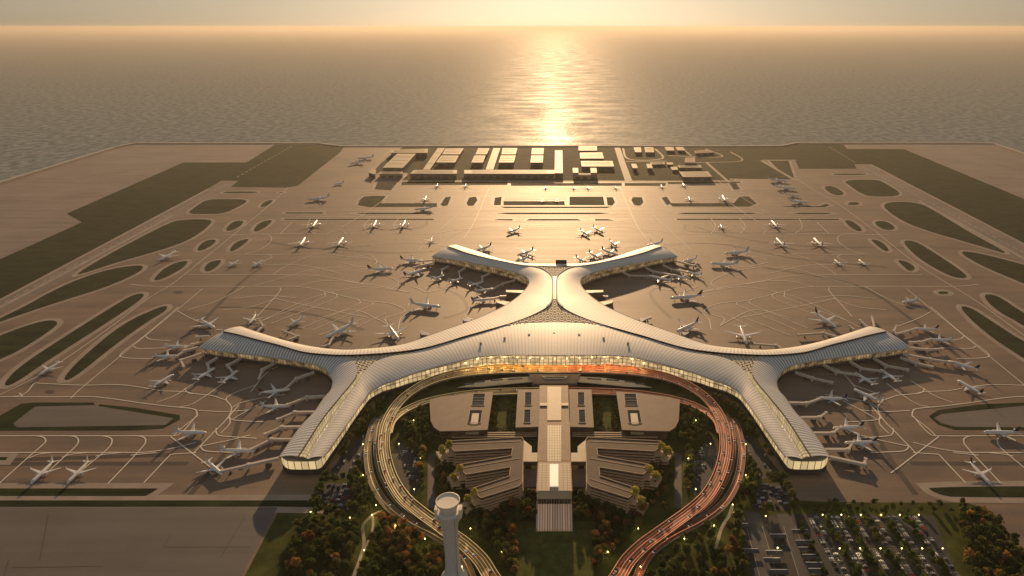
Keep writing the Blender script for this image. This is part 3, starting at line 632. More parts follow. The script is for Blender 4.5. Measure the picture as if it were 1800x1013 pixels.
# haze
hz = bpy.data.materials.new('haze'); hz.use_nodes = True; ht = hz.node_tree
for n in list(ht.nodes):
    if n.type == 'BSDF_PRINCIPLED': ht.nodes.remove(n)
pv = nd(ht, 'ShaderNodeVolumePrincipled'); pv.inputs['Color'].default_value = (0.78, 0.73, 0.66, 1); pv.inputs['Density'].default_value = HAZE_D if 'HAZE_D' in globals() else 0.00003; pv.inputs['Anisotropy'].default_value = 0.42
ht.links.new(pv.outputs[0], ht.nodes['Material Output'].inputs['Volume'])
B = 270000
hb = MB(); hb.box((-B, -B, -8), (B, B, 500))
tag(hb.build('haze', hz), kind='stuff', label='golden evening haze over the airfield and the sea', cat='haze')
# ------------------------------------------------------------------ terminal
term = thing('airport_terminal', 'huge starfish shaped airport terminal with pale ribbed metal roof and six glazed piers', 'airport terminal', P(975, 600))
tb = Vector(term.location)
def interp(zs, n):
    """zs: list of (index, z) knots -> z per index"""
    out = []
    for i in range(n):
        for k in range(len(zs) - 1):
            if zs[k][0] <= i <= zs[k + 1][0]:
                f = (i - zs[k][0]) / (zs[k + 1][0] - zs[k][0]); out.append(zs[k][1] * (1 - f) + zs[k + 1][1] * f); break
        else: out.append(zs[-1][1])
    return out
# pairs (eave -> ridge)
W_ = [((349, 612), (389, 584)), ((390, 618), (420, 589)), ((434, 623), (450, 597)), ((480, 629), (490, 607)), ((522, 635), (530, 618.5)), ((556, 642), (566, 623)), ((571, 649.5), (592, 624.5)), ((580.5, 661), (614, 630.5)), ((584, 674), (626, 642)), ((580, 687), (627, 660)), ((570, 698), (619, 674)), ((552, 724), (599, 698)), ((526, 752), (567, 738)), ((490, 804), (525, 803))]
N_ = [((424, 574), (392, 582)), ((450, 583), (420, 588)), ((482, 593), (450, 596)), ((510, 601), (490, 606)), ((542, 608), (530, 617.5)), ((577, 613), (566, 622)), ((611, 615), (605, 623.5)), ((651, 612.5), (650, 622)), ((690, 608.5), (700, 618)), ((720, 602), (744, 611.5)), ((756, 589), (780, 602)), ((796, 575), (816, 591)), ((832, 562), (852, 581)), ((860, 550), (900, 567)), ((885, 538), (937, 553)), ((905, 525), (961, 539.5)), ((920, 512), (970.5, 527)), ((929.5, 498), (971.5, 506)), ((926, 489), (970.5, 487)), ((911, 481), (962, 478)), ((893, 475.6), (949, 471)), ((870, 470), (928, 467.3)), ((841, 465), (884, 460)), ((812, 459), (848, 452)), ((790, 455.5), (818, 444)), ((759, 451.5), (787, 433.7))]
T_ = [((803, 430.5), (787, 433)), ((821, 436), (798, 436.3)), ((841, 442), (818, 443.5)), ((863, 449.6), (848, 451.5)), ((884.5, 456), (884, 459.3)), ((913, 461.5), (906, 463.6)), ((942, 463.3), (928, 466.6)), ((975, 463.5), (975, 468))]
S_ = [((570, 803), (541, 807)), ((592, 772), (557, 778)), ((612, 744), (581, 742)), ((630, 718), (603, 710)), ((640, 704), (619, 688)), ((650, 691), (633, 668)), ((672.5, 677), (642, 652)), ((698, 668), (653, 641)), ((716, 661), (669, 632)), ((740, 653), (692, 625.5)), ((780, 642), (744, 615)), ((810, 635), (790, 602)), ((840, 629), (824, 592)), ((876, 626), (862, 581)), ((905, 625.5), (900, 569.5)), ((940, 625.5), (938, 566)), ((975, 625.5), (975, 565.5))]
zo = {'W': interp([(0, 16.5), (6, 17.5), (13, 18)], 14), 'N': interp([(0, 18), (8, 20), (14, 25), (19, 23), (25, 17)], 26), 'T': interp([(0, 21), (7, 27)], 8), 'S': interp([(0, 18), (5, 18), (10, 23), (16, 27)], 17)}
zi = {'W': interp([(0, 23), (6, 25), (9, 25.5), (13, 23.5)], 14), 'N': interp([(0, 26), (8, 29), (15, 33.5), (17, 31.5), (20, 30.5), (25, 25)], 26), 'T': interp([(0, 27.5), (7, 31.5)], 8), 'S': interp([(0, 23), (6, 25.5), (10, 27.5), (14, 31), (16, 31.5)], 17)}
bul = {'W': 1.6, 'N': 1.8, 'T': 1.0, 'S': 1.6}
SUB = 6; NV = 6
CUR = {}
for nm, prs in (('W', W_), ('N', N_), ('T', T_), ('S', S_)):
    o = [P(*p[0], zo[nm][i]) for i, p in enumerate(prs)]; n_ = [P(*p[1], zi[nm][i]) for i, p in enumerate(prs)]
    CUR[nm] = (catmull(o, SUB), catmull(n_, SUB))
def loft(nm, side):
    o, n_ = CUR[nm]
    if side > 0: o = [mirw(p) for p in o]; n_ = [mirw(p) for p in n_]
    mid = [(a + b) / 2 for a, b in zip(o, n_)]
    u = [0.0]
    for i in range(1, len(mid)): u.append(u[-1] + (mid[i] - mid[i - 1]).length)
    vs, fs, uv = [], [], []
    for i in range(len(o)):
        for k in range(NV + 1):
            f = k / NV
            p = o[i].lerp(n_[i], f); p = p + Vector((0, 0, bul[nm] * 4 * f * (1 - f))); vs.append(p); uv.append((u[i], f * (o[i] - n_[i]).length))
    m = NV + 1
    flip = (nm in ('W', 'S')) == (side < 0)
    for i in range(len(o) - 1):
        for k in range(NV):
            q = (i * m + k, i * m + k + 1, (i + 1) * m + k + 1, (i + 1) * m + k)
            fs.append(q)
    return vs, fs, uv, o, n_
def fixn(me):
    bm = bmesh.new(); bm.from_mesh(me); bm.faces.ensure_lookup_table()
    up = sum(f.normal.z * f.calc_area() for f in bm.faces)
    if up < 0: bmesh.ops.reverse_faces(bm, faces=bm.faces)
    bm.to_mesh(me); bm.free()
RM = {'W': 'roof_front', 'N': 'roof_back', 'T': 'roof_back', 'S': 'roof_hall'}
for side in (-1, 1):
    for nm in 'WNTS':
        vs, fs, uv, o, n_ = loft(nm, side)
        me = mesh('roof', rel(vs, tb), fs, M[RM[nm]], None, uv, True); fixn(me)
        roof = obj('roof', me, term)
        # edge fascia + soffit
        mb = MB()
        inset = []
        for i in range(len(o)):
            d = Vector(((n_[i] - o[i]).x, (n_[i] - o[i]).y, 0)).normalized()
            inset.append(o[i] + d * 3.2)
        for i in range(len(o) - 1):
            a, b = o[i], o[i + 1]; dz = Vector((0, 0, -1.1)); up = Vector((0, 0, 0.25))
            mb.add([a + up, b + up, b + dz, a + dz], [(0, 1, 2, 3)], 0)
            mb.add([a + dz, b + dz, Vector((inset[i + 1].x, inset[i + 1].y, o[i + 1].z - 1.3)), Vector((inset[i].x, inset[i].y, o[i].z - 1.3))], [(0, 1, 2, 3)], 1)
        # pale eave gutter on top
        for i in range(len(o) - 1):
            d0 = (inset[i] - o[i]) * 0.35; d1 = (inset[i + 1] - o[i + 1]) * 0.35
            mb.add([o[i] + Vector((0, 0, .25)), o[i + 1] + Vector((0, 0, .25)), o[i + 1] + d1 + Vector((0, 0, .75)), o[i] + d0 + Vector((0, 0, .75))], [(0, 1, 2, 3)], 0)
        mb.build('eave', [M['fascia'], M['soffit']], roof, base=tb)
        # raised ridge edge, leaves a dark clerestory step
        if nm in 'NT':
            mb = MB()
            for i in range(len(n_) - 1):
                a, b = n_[i], n_[i + 1]
                mb.add([a, b, b + Vector((0, 0, -3.2)), a + Vector((0, 0, -3.2))], [(0, 1, 2, 3)], 0)
            mb.build('clerestory', M['darkglass'], roof, base=tb)
        # walls under the eave
        u = [0.0]
        for i in range(1, len(inset)): u.append(u[-1] + (inset[i] - inset[i - 1]).length)
        zb = 6.0 if nm != 'S' else 6.0
        g1 = MB(); g2 = MB()
        for i in range(len(o) - 1):
            a, b = inset[i], inset[i + 1]; za, zb_ = o[i].z - 1.25, o[i + 1].z - 1.25
            g1.add([(a.x, a.y, zb), (b.x, b.y, zb), (b.x, b.y, zb_), (a.x, a.y, za)], [(0, 1, 2, 3)], 0, [(u[i], zb), (u[i + 1], zb), (u[i + 1], zb_), (u[i], za)])
            g2.add([(a.x, a.y, 0), (b.x, b.y, 0), (b.x, b.y, zb), (a.x, a.y, zb)], [(0, 1, 2, 3)])
        gf = g1.build('glass_facade', M['facade_hall'] if nm == 'S' else M['facade'], term, base=tb, uv=True)
        g2.build('base_wall', M['base_wall'], term, base=tb)
        EXCL_LINE.append(([Vector(p) for p in inset[::3]], 7))
# infill skylights: nodes, trunk, pier ridges
def fill(name, pts, z, m, grow=1.0, parent=term, subdiv=False):
    w_ = [P(x, y, z) for x, y in pts]
    c = sum(w_, Vector()) / len(w_)
    w_ = [c + (p - c) * grow for p in w_]
    vs = [Vector((p.x, p.y, z)) for p in w_]
    me = mesh(name, rel(vs, tb), [tuple(range(len(vs)))], M[m], None, [(v.x, v.y) for v in vs]); fixn(me)
    return obj(name, me, parent)
def lattice(name, pts, z, grow):
    g_ = fill(name, pts, z, 'lattice_glass', grow)
    w_ = [P(x, y, z) for x, y in pts]; c = sum(w_, Vector()) / len(w_); poly = [(c + (p - c) * grow) for p in w_]
    mb = MB(); R_ = max((p - c).length for p in poly); sp_ = 10.0
    for ang in (0, math.pi / 3, 2 * math.pi / 3):
        d = Vector((math.cos(ang), math.sin(ang), 0)); nn = Vector((-d.y, d.x, 0))
        for k in range(-int(R_ / sp_) - 1, int(R_ / sp_) + 2):
            o = c + nn * k * sp_; run = None; st = 1.5
            for j in range(int(-R_ / st), int(R_ / st) + 1):
                q = o + d * j * st; ins = inside(q, poly)
                if ins and run is None: run = q
                if (not ins or j == int(R_ / st)) and run is not None:
                    if (q - run).length > 4: mb.bar((run.x, run.y, z + .35), (q.x, q.y, z + .35), 2.3, 0.6)
                    run = None
    mb.build('lattice_rib', M['lattice_rib'], g_, base=tb)
nodeA = [(590, 623.5), (605, 623), (650, 621.5), (702, 618), (692, 626), (669, 632.5), (653, 641.5), (642, 652.5), (633, 661), (627, 661), (626, 642), (614, 630.5)]
lattice('lattice_skylight', nodeA, 24.6, 1.03); lattice('lattice_skylight', [mir(p) for p in nodeA], 24.6, 1.03)
cen = [(970, 526), (961, 539.5), (937, 553), (900, 567), (880, 574), (900, 570), (938, 566.5), (975, 566)]
cenf = cen + [mir(p) for p in cen[::-1][1:]]
lattice('lattice_skylight', cenf, 31.2, 1.02)
tn = [(970.5, 489), (962, 479), (949, 471.5), (930, 467.5), (975, 467.5)]
lattice('lattice_skylight', tn + [mir(p) for p in tn[::-1][1:]], 29.6, 1.02)
fill('ridge_skylight', [(970.5, 487), (971.5, 506), (970, 528), (980, 528), (978.5, 506), (979.5, 487)], 30.6, 'skystrip', 1.05)
# cream ribs beside the trunk
for s in (0, 1):
    mb = MB(); c_ = CUR['N'][1][15 * SUB:22 * SUB]
    c_ = [mirw(p) for p in c_] if s else c_
    for i in range(len(c_) - 1): mb.bar(c_[i] + Vector((0, 0, .4)), c_[i + 1] + Vector((0, 0, .4)), 2.4, 1.6)
    mb.build('ridge_beam', M['fascia'], term, base=tb)
for s in (0, 1):
    a = CUR['W'][1][9 * SUB:]; b = CUR['S'][1][:6 * SUB + 1][::-1]
    n = min(len(a), len(b)); ia = [a[int(k * (len(a) - 1) / (n - 1))] for k in range(n)]; ib = [b[int(k * (len(b) - 1) / (n - 1))] for k in range(n)]
    if s: ia = [mirw(p) for p in ia]; ib = [mirw(p) for p in ib]
    vs, uv, fs = [], [], []
    for i in range(n):
        d = (ib[i] - ia[i]) * 0.08
        m_ = (ia[i] + ib[i]) / 2 + Vector((0, 0, 1.6))
        vs += [ia[i] - d - Vector((0, 0, .5)), m_, ib[i] + d - Vector((0, 0, .5))]; q = i * 6.0; uv += [(q, 0), (q, 6), (q, 12)]
    for i in range(n - 1):
        for k in (0, 1): fs.append((i * 3 + k, i * 3 + k + 1, i * 3 + 4 + k, i * 3 + 3 + k))
    me = mesh('ridge_skylight', rel(vs, tb), fs, M['skystrip'], None, uv); fixn(me); obj('ridge_skylight', me, term)
    mb = MB()   # dark gutter along the west edge of the skylight, pale kerb along the other
    for i in range(n - 1):
        mb.bar(ia[i] + Vector((0, 0, .7)), ia[i + 1] + Vector((0, 0, .7)), 1.3, 1.0)
    mb.build('ridge_gutter', M['black'] if False else mat('gutter_bronze' + str(s), (0.07, 0.055, 0.04), 0.5), term, base=tb)
    # glazed end of the lower pier, bowed, below the roof
    A_, B_ = CUR['W'][0][-1], CUR['S'][0][0]
    RA, RB_ = CUR['W'][1][-1], CUR['S'][1][0]
    pts = [P(493, 801, 18), P(499, 808, 18), P(510, 812, 18), P(550, 812, 18), P(562, 809, 18), P(569, 801, 18), P(575, 793, 18)]
    base_z = 0
    if s: pts = [mirw(p) for p in pts]
    u = 0; g1 = MB(); g2 = MB(); cap = MB()
    pts = catmull(pts, 4)
    for i in range(len(pts) - 1):
        a, b = pts[i], pts[i + 1]; du = (b - a).length
        g1.add([(a.x, a.y, 7.6), (b.x, b.y, 7.6), (b.x, b.y, 18.6), (a.x, a.y, 18.6)], [(0, 1, 2, 3)], 0, [(u, 4), (u + du, 4), (u + du, 16.5), (u, 16.5)]); u += du
        g2.add([(a.x, a.y, 0), (b.x, b.y, 0), (b.x, b.y, 7.6), (a.x, a.y, 7.6)], [(0, 1, 2, 3)])
    g1.build('end_facade', M['facade_end'], term, base=tb, uv=True); g2.build('base_wall', M['base_wall'], term, base=tb)
    cap.add([(p.x, p.y, 18.5) for p in pts], [tuple(range(len(pts)))]); cap.build('end_canopy', M['gtc_pale'], term, base=tb)
    # closing gable between roof ends
    mb = MB(); q = [A_, RA, RB_, B_]
    if s: q = [mirw(p) for p in q]
    mb.add([q[0], q[1], q[2], q[3], Vector((q[3].x, q[3].y, 18.4)), Vector((q[0].x, q[0].y, 18.4))], [(0, 1, 2, 3, 4, 5)])
    mb.build('gable', M['soffit'], term, base=tb)
    # end walls of side pier and upper pier
    for (p1, p2, p3, z1) in ((CUR['W'][0][0], CUR['W'][1][0], CUR['N'][0][0], 0), (CUR['N'][0][-1], CUR['N'][1][-1], CUR['T'][0][0], 0)):
        q = [p1, p2, p3]
        if s: q = [mirw(p) for p in q]
        mb = MB(); c = sum(q, Vector()) / 3
        for a, b in ((q[0], q[1]), (q[1], q[2])):
            inw = (tb - c); inw.z = 0; inw = inw.normalized() * 4
            mb.add([(a.x + inw.x, a.y + inw.y, 0), (b.x + inw.x, b.y + inw.y, 0), (b.x + inw.x, b.y + inw.y, b.z - 1), (a.x + inw.x, a.y + inw.y, a.z - 1)], [(0, 1, 2, 3)], 0, [(0, 0), (30, 0), (30, 18), (0, 18)])
        mb.build('end_facade', M['facade'], term, base=tb, uv=True)
        mb = MB()
        for a, b in ((q[0], q[1]), (q[1], q[2])): mb.bar(a, b, 1.6, 1.4)
        mb.build('eave', M['fascia'], term, base=tb)
# roof vents of the hall
for x, y in ((845, 603), (887, 594.5), (930, 588.5), (974, 586.5), (1018, 588.5), (1061, 594.5), (1104, 603)):
    p = P(x, y, 30.5); mb = MB(); mb.box((p.x - 1.6, p.y - 1.6, p.z - 4.5), (p.x + 1.6, p.y + 1.6, p.z + 0.5)); mb.box((p.x - 1.9, p.y - 1.9, p.z + 0.5), (p.x + 1.9, p.y + 1.9, p.z + 0.8))
    mb.build('roof_vent', M['soffit'], term, base=tb)
# glass entrance porches along the hall front (boxes of light proud of the facade)
for i in range(-9, 10):
    x = 975 + i * 22; k = abs(i)
    y = 631.5 + 0.0115 * k ** 2.55
    p = P(x, y, 14); mb = MB()
    mb.box((p.x - 4.2, p.y - 3, 9.4), (p.x + 4.2, p.y + 9, 15.0)); mb.build('entrance_porch', M['facade_end'], term, base=tb)
    mb = MB(); mb.box((p.x - 5.0, p.y - 4.5, 15.0), (p.x + 5.0, p.y + 9, 15.6)); pr_ = mb.build('porch_roof', M['gtc_brown'], term, base=tb)
    ld = bpy.data.lights.new('added_kerb_light', 'POINT'); ld.energy = 6500; ld.color = (1.0, .62, .22); ld.shadow_soft_size = 1.0  # added unseen light, there to make the kerb and road glow
    lo = bpy.data.objects.new('added_kerb_light', ld); COL.objects.link(lo); lo.location = Vector((p.x, p.y - 15, 17.0)) - tb; lo.parent = term
HALLPOLY = []
# annexes on the neck
def block(name, label, cat, polys, mats_, z0=0.0, group=None, bands=None, lip=0.5):
    """polys [(poly world xy, z0, z1)], each with its own wall and roof part"""
    c = sum((Vector((p[0], p[1], 0)) for p in polys[0][0]), Vector()) / len(polys[0][0])
    t = thing(name, label, cat, (c.x, c.y, polys[0][1]), group=group); b = Vector(t.location)
    for poly, a, z in polys:
        poly = ccw([(p[0], p[1]) for p in poly])
        mb = MB(); mb.prism(poly, a, z); mb.build('wall', mats_[0], t, base=b, uv=True)
        pr = [(p.x, p.y) for p in offset_poly([Vector((p[0], p[1], 0)) for p in poly], lip)]
        mb = MB(); mb.prism(pr, z + 0.02, z + 0.9); mb.build('roof', mats_[1], t, base=b)
    return t
def quad(px, z): return [P(x, y, z) for x, y in px]
for s, word in ((0, 'left'), (1, 'right')):
    f = (lambda p: mir(p)) if s else (lambda p: p)
    q1 = quad([f((890, 511)), f((928, 511.5)), f((923, 516)), f((890, 514))], 15); q2 = quad([f((872, 528.5)), f((898, 531)), f((888, 536)), f((874, 532))], 10)
    block('pier_annex', 'flat roofed service annex against the %s side of the terminal neck' % word, 'annex', [(q1, 0, 15)], (M['far_wall'], M['gtc_pale']))
    block('pier_annex', 'low bus gate annex below the neck on the %s flank of the terminal' % word, 'annex', [(q2, 0, 9)], (M['far_wall'], M['gtc_pale']))
    for (x, y) in ((745, 587), (820, 563)):
        if s: x = 1950 - x
        q = quad([(x - 7, y - 3), (x + 6, y - 1.5), (x + 10 * (1 if not s else -.2), y + 3), (x - 4, y + 2)], 9)
        block('roof_hatch', 'small white roofed gate lounge on the %s edge of the terminal, %s' % (word, 'nearer the pier' if abs(x - 975) > 180 else 'nearer the neck'), 'gate lounge', [(q, 0, 9)], (M['far_wall'], M['tail_w']))
p = P(986.5, 462.5, 29); block('plant_room', 'black box standing behind the back edge of the terminal roof', 'plant room', [([(p.x - 11, p.y - 2), (p.x + 11, p.y - 2), (p.x + 11, p.y + 6), (p.x - 11, p.y + 6)], 0, 35.5)], (M['black'], M['black']), lip=0.2)
# ------------------------------------------------------------------ elevated loop road
def viaduct(name, label, px, zs, ws, piers=True, lights=True, strip_t=0.5):
    zz = interp(zs, len(px)); ww = interp(ws, len(px))
    base_pts = [P(x, y, zz[i]) for i, (x, y) in enumerate(px)]
    cl = catmull([Vector((p.x, p.y, p.z)) for p in base_pts], 6); wd = []
    for i in range(len(ww) - 1):
        for k in range(6): wd.append(ww[i] + (ww[i + 1] - ww[i]) * k / 6)
    wd.append(ww[-1])
    b = Vector((cl[len(cl) // 2].x, cl[len(cl) // 2].y, 0)); t = thing(name, label, 'elevated road', b)
    L_, R_ = ribbon_verts(cl, wd); n = len(cl)
    mb = MB(); dz = Vector((0, 0, -1.4))
    for i in range(n - 1):
        mb.add([L_[i], R_[i], R_[i + 1], L_[i + 1]], [(0, 1, 2, 3)], 0)
        mb.add([L_[i] + dz, L_[i + 1] + dz, R_[i + 1] + dz, R_[i] + dz], [(0, 1, 2, 3)], 1)
        mb.add([L_[i], L_[i + 1], L_[i + 1] + dz, L_[i] + dz], [(0, 1, 2, 3)], 1); mb.add([R_[i], R_[i] + dz, R_[i + 1] + dz, R_[i + 1]], [(0, 1, 2, 3)], 1)
    lanes = (-0.31, -0.11, 0.11, 0.31) if lights else (0.0,)     # added glowing lines on the deck stand in for traffic light trails
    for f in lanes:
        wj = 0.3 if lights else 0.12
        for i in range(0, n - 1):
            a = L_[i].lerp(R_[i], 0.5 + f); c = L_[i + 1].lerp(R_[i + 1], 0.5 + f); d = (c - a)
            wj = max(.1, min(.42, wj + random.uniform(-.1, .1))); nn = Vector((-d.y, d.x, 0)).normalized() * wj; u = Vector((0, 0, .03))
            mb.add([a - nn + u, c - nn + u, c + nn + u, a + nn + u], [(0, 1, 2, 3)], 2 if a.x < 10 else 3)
    deck = mb.build('deck', [M['road_trail_glow'], M['parapet'], M['trail_y'], M['trail_r']], t, base=b)
    for E, sg in ((L_, -1), (R_, 1)):
        pm = MB(); sm = {0: MB(), 1: MB()}
        for i in range(n - 1):
            pm.bar(E[i] + Vector((0, 0, .5)), E[i + 1] + Vector((0, 0, .5)), 0.5, 1.2)
            mx = (E[i].x + E[i + 1].x) / 2
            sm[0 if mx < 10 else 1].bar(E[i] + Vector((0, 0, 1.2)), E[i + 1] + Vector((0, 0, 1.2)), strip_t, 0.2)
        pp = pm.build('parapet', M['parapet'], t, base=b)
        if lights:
            for k, mm in ((0, 'trail_y'), (1, 'trail_r')):
                if sm[k].v: sm[k].build('added_glow_strip', M[mm], pp, base=b)  # added glowing edge along the parapet, imitates the light trails
    if piers:
        for i in range(4, n - 2, 6):
            if cl[i].z > 3:
                mb = MB(); mb.box((cl[i].x - 1.2, cl[i].y - 1.2, 0), (cl[i].x + 1.2, cl[i].y + 1.2, cl[i].z - 1.4)); mb.build('pier', M['parapet'], t, base=b)
    EXCL_LINE.append((cl[::2], max(wd) / 2 + 2.5))
    return cl, wd
half = [(902, 1090), (880, 1040), (862, 1012), (845, 985), (820, 960), (796, 942), (767, 921), (738, 900), (709, 874), (689, 842), (678, 808), (675, 776), (681, 742), (698, 712), (724, 688), (760, 669), (800, 658), (850, 651), (910, 647.5)]
full = half + [(975, 646.5)] + [mir(p) for p in half[::-1]]
nn_ = len(full)
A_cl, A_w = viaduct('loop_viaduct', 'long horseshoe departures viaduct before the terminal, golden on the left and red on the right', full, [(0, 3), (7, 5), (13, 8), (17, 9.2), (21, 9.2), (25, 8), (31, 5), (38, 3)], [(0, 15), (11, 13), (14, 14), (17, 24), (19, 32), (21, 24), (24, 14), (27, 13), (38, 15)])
hb_ = [(683, 762), (690, 741), (712, 722), (748, 706.5), (800, 696), (860, 690), (930, 688)]
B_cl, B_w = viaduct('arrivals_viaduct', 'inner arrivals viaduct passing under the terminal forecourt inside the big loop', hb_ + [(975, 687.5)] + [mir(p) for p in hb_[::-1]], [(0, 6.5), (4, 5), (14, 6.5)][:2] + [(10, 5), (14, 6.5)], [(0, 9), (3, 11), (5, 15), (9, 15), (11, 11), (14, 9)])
hc = [(664, 735), (654, 752), (646, 792), (651, 836), (666, 870), (690, 897), (724, 920), (767, 942), (800, 966), (818, 990), (830, 1018), (836, 1045)]
hd = [(676, 728), (664, 748), (661, 790), (668, 830), (684, 862), (702, 886), (735, 912)]
RC = {}
for s, wd_ in ((0, 'left'), (1, 'right')):
    f = (lambda p: mir(p)) if s else (lambda p: p)
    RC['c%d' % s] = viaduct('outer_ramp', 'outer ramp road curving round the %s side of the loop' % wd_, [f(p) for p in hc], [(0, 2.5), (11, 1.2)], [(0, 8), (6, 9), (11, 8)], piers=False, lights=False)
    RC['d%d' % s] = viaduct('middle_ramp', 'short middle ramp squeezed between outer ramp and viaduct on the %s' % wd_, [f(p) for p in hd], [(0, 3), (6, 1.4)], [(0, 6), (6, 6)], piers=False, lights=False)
# ------------------------------------------------------------------ forecourt between the two roads
for s, wd_ in ((0, 'left'), (1, 'right')):
    f = (lambda p: mir(p)) if s else (lambda p: p)
    q = quad([f(p) for p in [(806, 682), (850, 671), (890, 665.5), (935, 663), (935, 672), (890, 676), (850, 680)]], 6.5)
    t = block('forecourt_canopy', 'pale curved forecourt canopy with dark openings, %s of the entrance block' % wd_, 'canopy', [(q, 3.2, 6.5)], (M['darkglass'], M['gtc_pale']))
    for (x0, x1, ya, yb) in ((818, 833, 674, 677), (836, 852, 670.6, 673), (862, 884, 668, 670), (893, 918, 666, 668)):
        mb = MB(); pts = [P(*f(p), 7.6) for p in ((x0, ya), (x1, ya - 1.5), (x1, yb - 1.5), (x0, yb))]
        mb.prism([(p.x, p.y) for p in pts], 7.3, 7.55); mb.build('roof_opening', M['darkglass'], t, base=Vector(t.location))
EXCL_POLY.append([P(x, y) for x, y in [(780, 690), (860, 655), (975, 650), (1090, 655), (1170, 690), (975, 700)]])
q = quad([(930, 659), (1020, 659), (1012, 675), (938, 675)], 8.5)
t = block('entrance_block', 'grey forecourt entrance block with lit trapezoid window on the centre line', 'entrance building', [(q, 0, 8.5)], (M['far_wall'], M['gtc_roof'])); b = Vector(t.location)
q = quad([(952, 661.5), (998, 661.5), (992, 666), (958, 666)], 10)
mb = MB(); mb.prism([(p.x, p.y) for p in q], 9.45, 10.4); fr = mb.build('skylight_frame', M['gtc_pale'], t, base=b)
q = quad([(956, 662.6), (994, 662.6), (990, 665), (960, 665)], 10.5); mb = MB(); mb.prism([(p.x, p.y) for p in q], 10.41, 10.6); mb.build('skylight', M['facade_end'], fr, base=b, uv=True)
# ------------------------------------------------------------------ parking podiums and courts
PODIUM = []
for s, wd_ in ((0, 'left'), (1, 'right')):
    f = (lambda p: mir(p)) if s else (lambda p: p)
    pq = [f(p) for p in [(756, 704), (776, 699.5), (831, 692), (866, 690), (856, 756), (818, 757.6), (774, 758.5), (764, 752), (758, 740)]]
    q = quad(pq, 12); PODIUM.append(q)
    t = block('parking_podium', 'flat brown roofed parking podium with rounded outer corner inside the %s of the loop' % wd_, 'parking building', [(q, 0, 12)], (M['glaze'], M['gtc_roof']), lip=0.8); b = Vector(t.location)
    for i, qq in enumerate(([(832, 692.5), (853, 692.5), (851, 713), (829, 713)], [(826, 721.5), (848, 721.5), (845, 744), (822, 744)])):
        qd = quad([f(p) for p in qq], 13); pr = [(p.x, p.y) for p in qd]
        mb = MB(); mb.prism(pr, 12.93, 13.0); lw_ = mb.build('well_shade_sheet', M['darkglass'], t, base=b)  # flat dark sheet stands in for the shade of an open well
        mb = MB(); pr = ccw(pr)
        for k in range(4): mb.bar((*pr[k], 13.3), (*pr[(k + 1) % 4], 13.3), 0.6, 0.8)
        mb.build('well_kerb', M['slab'], lw_, base=b)
        mb = MB()
        if i:
            r_ = quad([f(p) for p in [(830, 727), (842, 727), (840, 746), (827, 746)]], 13.3); mb.prism([(p.x, p.y) for p in r_], 13.01, 13.5); mb.build('ramp', M['gtc_pale'], lw_, base=b)
        else:
            for k in (0.35, 0.6, 0.82):
                a = qd[0].lerp(qd[3], k); c = qd[1].lerp(qd[2], k); mb.bar((a.x, a.y, 13.2), (c.x, c.y, 13.2), 0.7, 0.4)
            mb.build('well_beam', M['gtc_roof'], lw_, base=b)
    q = quad([f(p) for p in [(820, 757), (842, 757), (841, 762), (818, 762)]], 10); mb = MB(); mb.prism([(p.x, p.y) for p in q], 8.5, 10.0); mb.build('rear_stair', M['gtc_pale'], t, base=b)
    pq2 = [f(p) for p in [(911, 686), (949, 686), (947, 751), (907, 752)]]; q = quad(pq2, 12); PODIUM.append(q)
    t = block('court_block', 'narrow flat block with two dark light wells beside the %s edge of the central hall' % wd_, 'low building', [(q, 0, 12)], (M['glaze'], M['gtc_roof']), lip=0.6); b = Vector(t.location)
    for qq in ([(922.7, 690), (934.7, 690), (934.5, 713), (922.5, 713)], [(921.5, 720.5), (933, 720.5), (932.5, 743.5), (920.5, 743.5)]):
        pr = ccw([(p.x, p.y) for p in quad([f(p) for p in qq], 13)]); mb = MB(); mb.prism(pr, 12.93, 13.0); lw_ = mb.build('well_shade_sheet', M['darkglass'], t, base=b)  # dark sheet again in place of a shaded opening
        mb = MB()
        for k in range(4): mb.bar((*pr[k], 13.3), (*pr[(k + 1) % 4], 13.3), 0.6, 0.8)
        mb.build('well_kerb', M['slab'], lw_, base=b)
    # striped service deck between podium and comb building
    q = quad([f(p) for p in [(790, 762), (944, 760), (944, 770), (795, 772)]], 3)
    t = block('service_deck', 'low striped service deck between parking podium and comb shaped building, %s of the hall' % wd_, 'service deck', [(q, 0, 3)], (M['base_wall'], M['asphalt'])); b = Vector(t.location)
    for k in (0.15, 0.5, 0.85):
        a = q[0].lerp(q[3], k); c = q[1].lerp(q[2], k); mb = MB(); mb.bar((a.x, a.y, 4.3), (c.x, c.y, 4.3), 1.6, 0.8); mb.build('canopy_strip', M['slab'], t, base=b)
    EXCL_POLY.append(q)
EXCL_POLY += PODIUM
# ------------------------------------------------------------------ central hall (spine)
q1 = quad([(949, 679), (998, 679), (1000.7, 752), (948, 752)], 14); q2 = quad([(947.7, 743), (1001, 743), (1002.5, 811), (945, 811)], 20); q3 = quad([(946, 812.5), (1003, 812.5), (1005.5, 864.6), (943, 864.6)], 28)
spine = block('transport_hall', 'long stepped central hall with gridded pale roof and bright skylight leading to the front steps', 'station hall', [(q1, 0, 14), (q2, 0, 20), (q3, 0, 28)], (M['gtc_brown'], M['gtc_brown']), lip=0.4)
sb = Vector(spine.location); EXCL_POLY += [q1, q2, q3, [P(x, y) for x, y in [(940, 860), (1010, 860), (1010, 920), (940, 920)]]]
def part(name, px, z, z0, z1, m, parent=spine, base=None, uv=False):
    q = quad(px, z); mb = MB(); mb.prism([(p.x, p.y) for p in q], z0, z1); return mb.build(name, M[m], parent, base=base if base is not None else sb, uv=uv)
part('pale_canopy', [(962, 680), (986.5, 680), (986.5, 738.7), (962, 738.7)], 19, 14.9, 19, 'gtc_pale')
